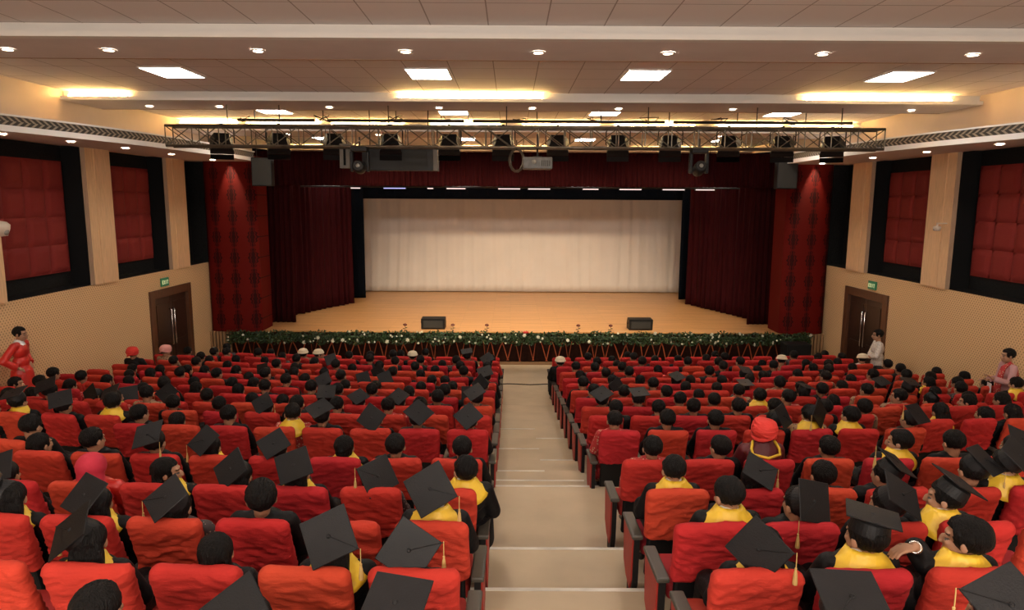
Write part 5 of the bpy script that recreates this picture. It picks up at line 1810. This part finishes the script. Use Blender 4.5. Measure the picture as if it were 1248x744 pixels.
# ---- the man turning round with his arm along the next seat
def special_arm():
    arms = {'L': [(-.165, .265, .93), (-.16, .38, .97), (-.30, .17, 1.09)]}
    me = make_body(SEATJ, 50, 0, arms=arms, hand_dirs={-1: ((-1, -.12, -.12), (0, 0, 1))}, voxel=.006, ratio=.5)
    gw = make_gown(SEATJ, arms=arms, short_sleeve=(-1,))
    gw.materials.append(gown_m)
    best = min((s for s in seats if s['r'] == 1 and s['side'] == 1), key=lambda s: abs(s['u'] - 1195))
    t = bpy.data.objects.new('person', me); col.objects.link(t)
    t.location = best['p'] + Vector((.03, 0, 0.02))
    tag(t, 'bearded person in yellow hood turning left, bare forearm along the next seat', 'person')
    HM = head_matrix(SEATJ, 50, 0)
    child('hair', HAIRS['n'], t, HM)
    child('gown', gw, t)
    child('hood', HOOD, t)
    for s in (-1, 1): child('shoe', SHOES[s], t)
    bm = bmesh.new()
    a, b = Vector(arms['L'][1]), Vector(arms['L'][2])
    for f in (.80, .90):
        c = a.lerp(b, f); d = (b - a).normalized(); n = d.orthogonal().normalized(); m = d.cross(n)
        add_tube(bm, [c + (n * math.cos(q) + m * math.sin(q)) * .030 for q in [2 * PI * k / 16 for k in range(17)]], .005, 6, cap=False)
    new_obj('bracelet', bm, steel, t, smooth=True)
    bm = bmesh.new()
    add_ball(bm, (0, .045, -.075), (.056, .046, .036), 3)
    o = new_obj('beard', bm, hair_m, t, smooth=True); o.matrix_basis = HM
special_arm()

# ---- people standing along the walls
def standing(loc, rz, yaw, arms, hand_dirs, top_m, hair, label, gown=False, hood=None, sc_=1.0, extra=None):
    me = make_body(STANDJ, yaw, -4, arms=arms, hand_dirs=hand_dirs)
    t = bpy.data.objects.new('person', me); col.objects.link(t)
    t.location = loc; t.rotation_euler = (0, 0, rz); t.scale = (sc_,) * 3
    tag(t, label, 'person')
    HM = head_matrix(STANDJ, yaw, -4)
    child('hair', HAIRS[hair], t, HM)
    g = make_gown(STANDJ, arms=arms, long=gown, name='gown' if gown else 'shirt', flare=1.0 if gown else .85, short_sleeve=None)
    g.materials.append(top_m)
    child('gown' if gown else 'shirt', g, t)
    if not gown:
        l = make_legs(STANDJ); l.materials.append(trouser_m); child('trousers', l, t)
    for s in (-1, 1):
        sh = make_shoe(STANDJ, s); sh.materials.append(shoe_m); child('shoe', sh, t)
    if hood:
        hm = make_hood(STANDJ); hm.materials.append(hood)
        o = child('collar', hm, t); o.scale = (.62, .72, .6); n = Vector(STANDJ['neck']); o.location = (n.x * .38, n.y * .28, n.z * .4)
    if extra: extra(t)
    return t
struct('floor_wall_step', box(XL, XL + 0.62, 11.4, 12.6, FZ, 0.80), floor_m)
standing((-8.74, 12.05, 0.80), R(-82), 0, {'Rr': [(.18, 0, 1.43), (.36, -.10, 1.20), (.20, .05, 1.04)], 'L': [(-.18, 0, 1.43), (-.36, -.10, 1.20), (-.20, .05, 1.04)]},
         {1: ((-.6, .5, -.4), (.4, .2, .7)), -1: ((.6, .5, -.4), (-.4, .2, .7))}, redgown_m, 'm', 'person in red satin gown standing by the left wall, hands on hips', gown=True, hood=ceil_white)
standing((8.78, 16.1, ROWZ[-1] + .14), R(75), 0, {'Rr': [(.18, 0, 1.43), (.25, .08, 1.18), (-.02, .17, 1.16)], 'L': [(-.18, 0, 1.43), (-.25, .08, 1.18), (.03, .19, 1.12)]},
         {1: ((-1, .1, 0), (0, .3, 1)), -1: ((1, .1, 0), (0, .3, 1))}, white_print, 'm', 'person in white printed shirt standing by the right door, arms crossed', sc_=1.06)
def scarf_piece(t):
    bm = bmesh.new()
    add_tube(bm, [(-.16, -.10, 1.20), (-.12, -.05, 1.42), (-.10, .03, 1.50), (-.10, .13, 1.42), (-.10, .17, 1.25), (-.08, .19, 1.0), (-.08, .2, .8)], [.03, .045, .04, .045, .05, .055, .05], 10)
    new_obj('shawl', bm, red_print, t, smooth=True)
    bm = bmesh.new()
    add_box(bm, -.04, .10, .26, .275, .86, 1.10, bevel=.003)
    new_obj('paper_sheet', bm, ceil_white, t)
best = min(seats, key=lambda s: abs(s['p'].y - 12.55) + abs(s['p'].x - 9))
standing((8.98, 12.1, ROWZ[9]), R(80), 0, {'Rr': [(.18, 0, 1.43), (.22, .04, 1.16), (.10, .28, 1.14)], 'L': [(-.18, 0, 1.43), (-.24, .06, 1.16), (-.12, .30, 1.22)]},
         {1: ((-.2, 1, .2), (0, 0, 1)), -1: ((.1, .8, .6), (0, 0, 1))}, pinkshirt_m, 'm', 'person in pink shirt with printed shawl standing by the right wall', extra=scarf_piece)
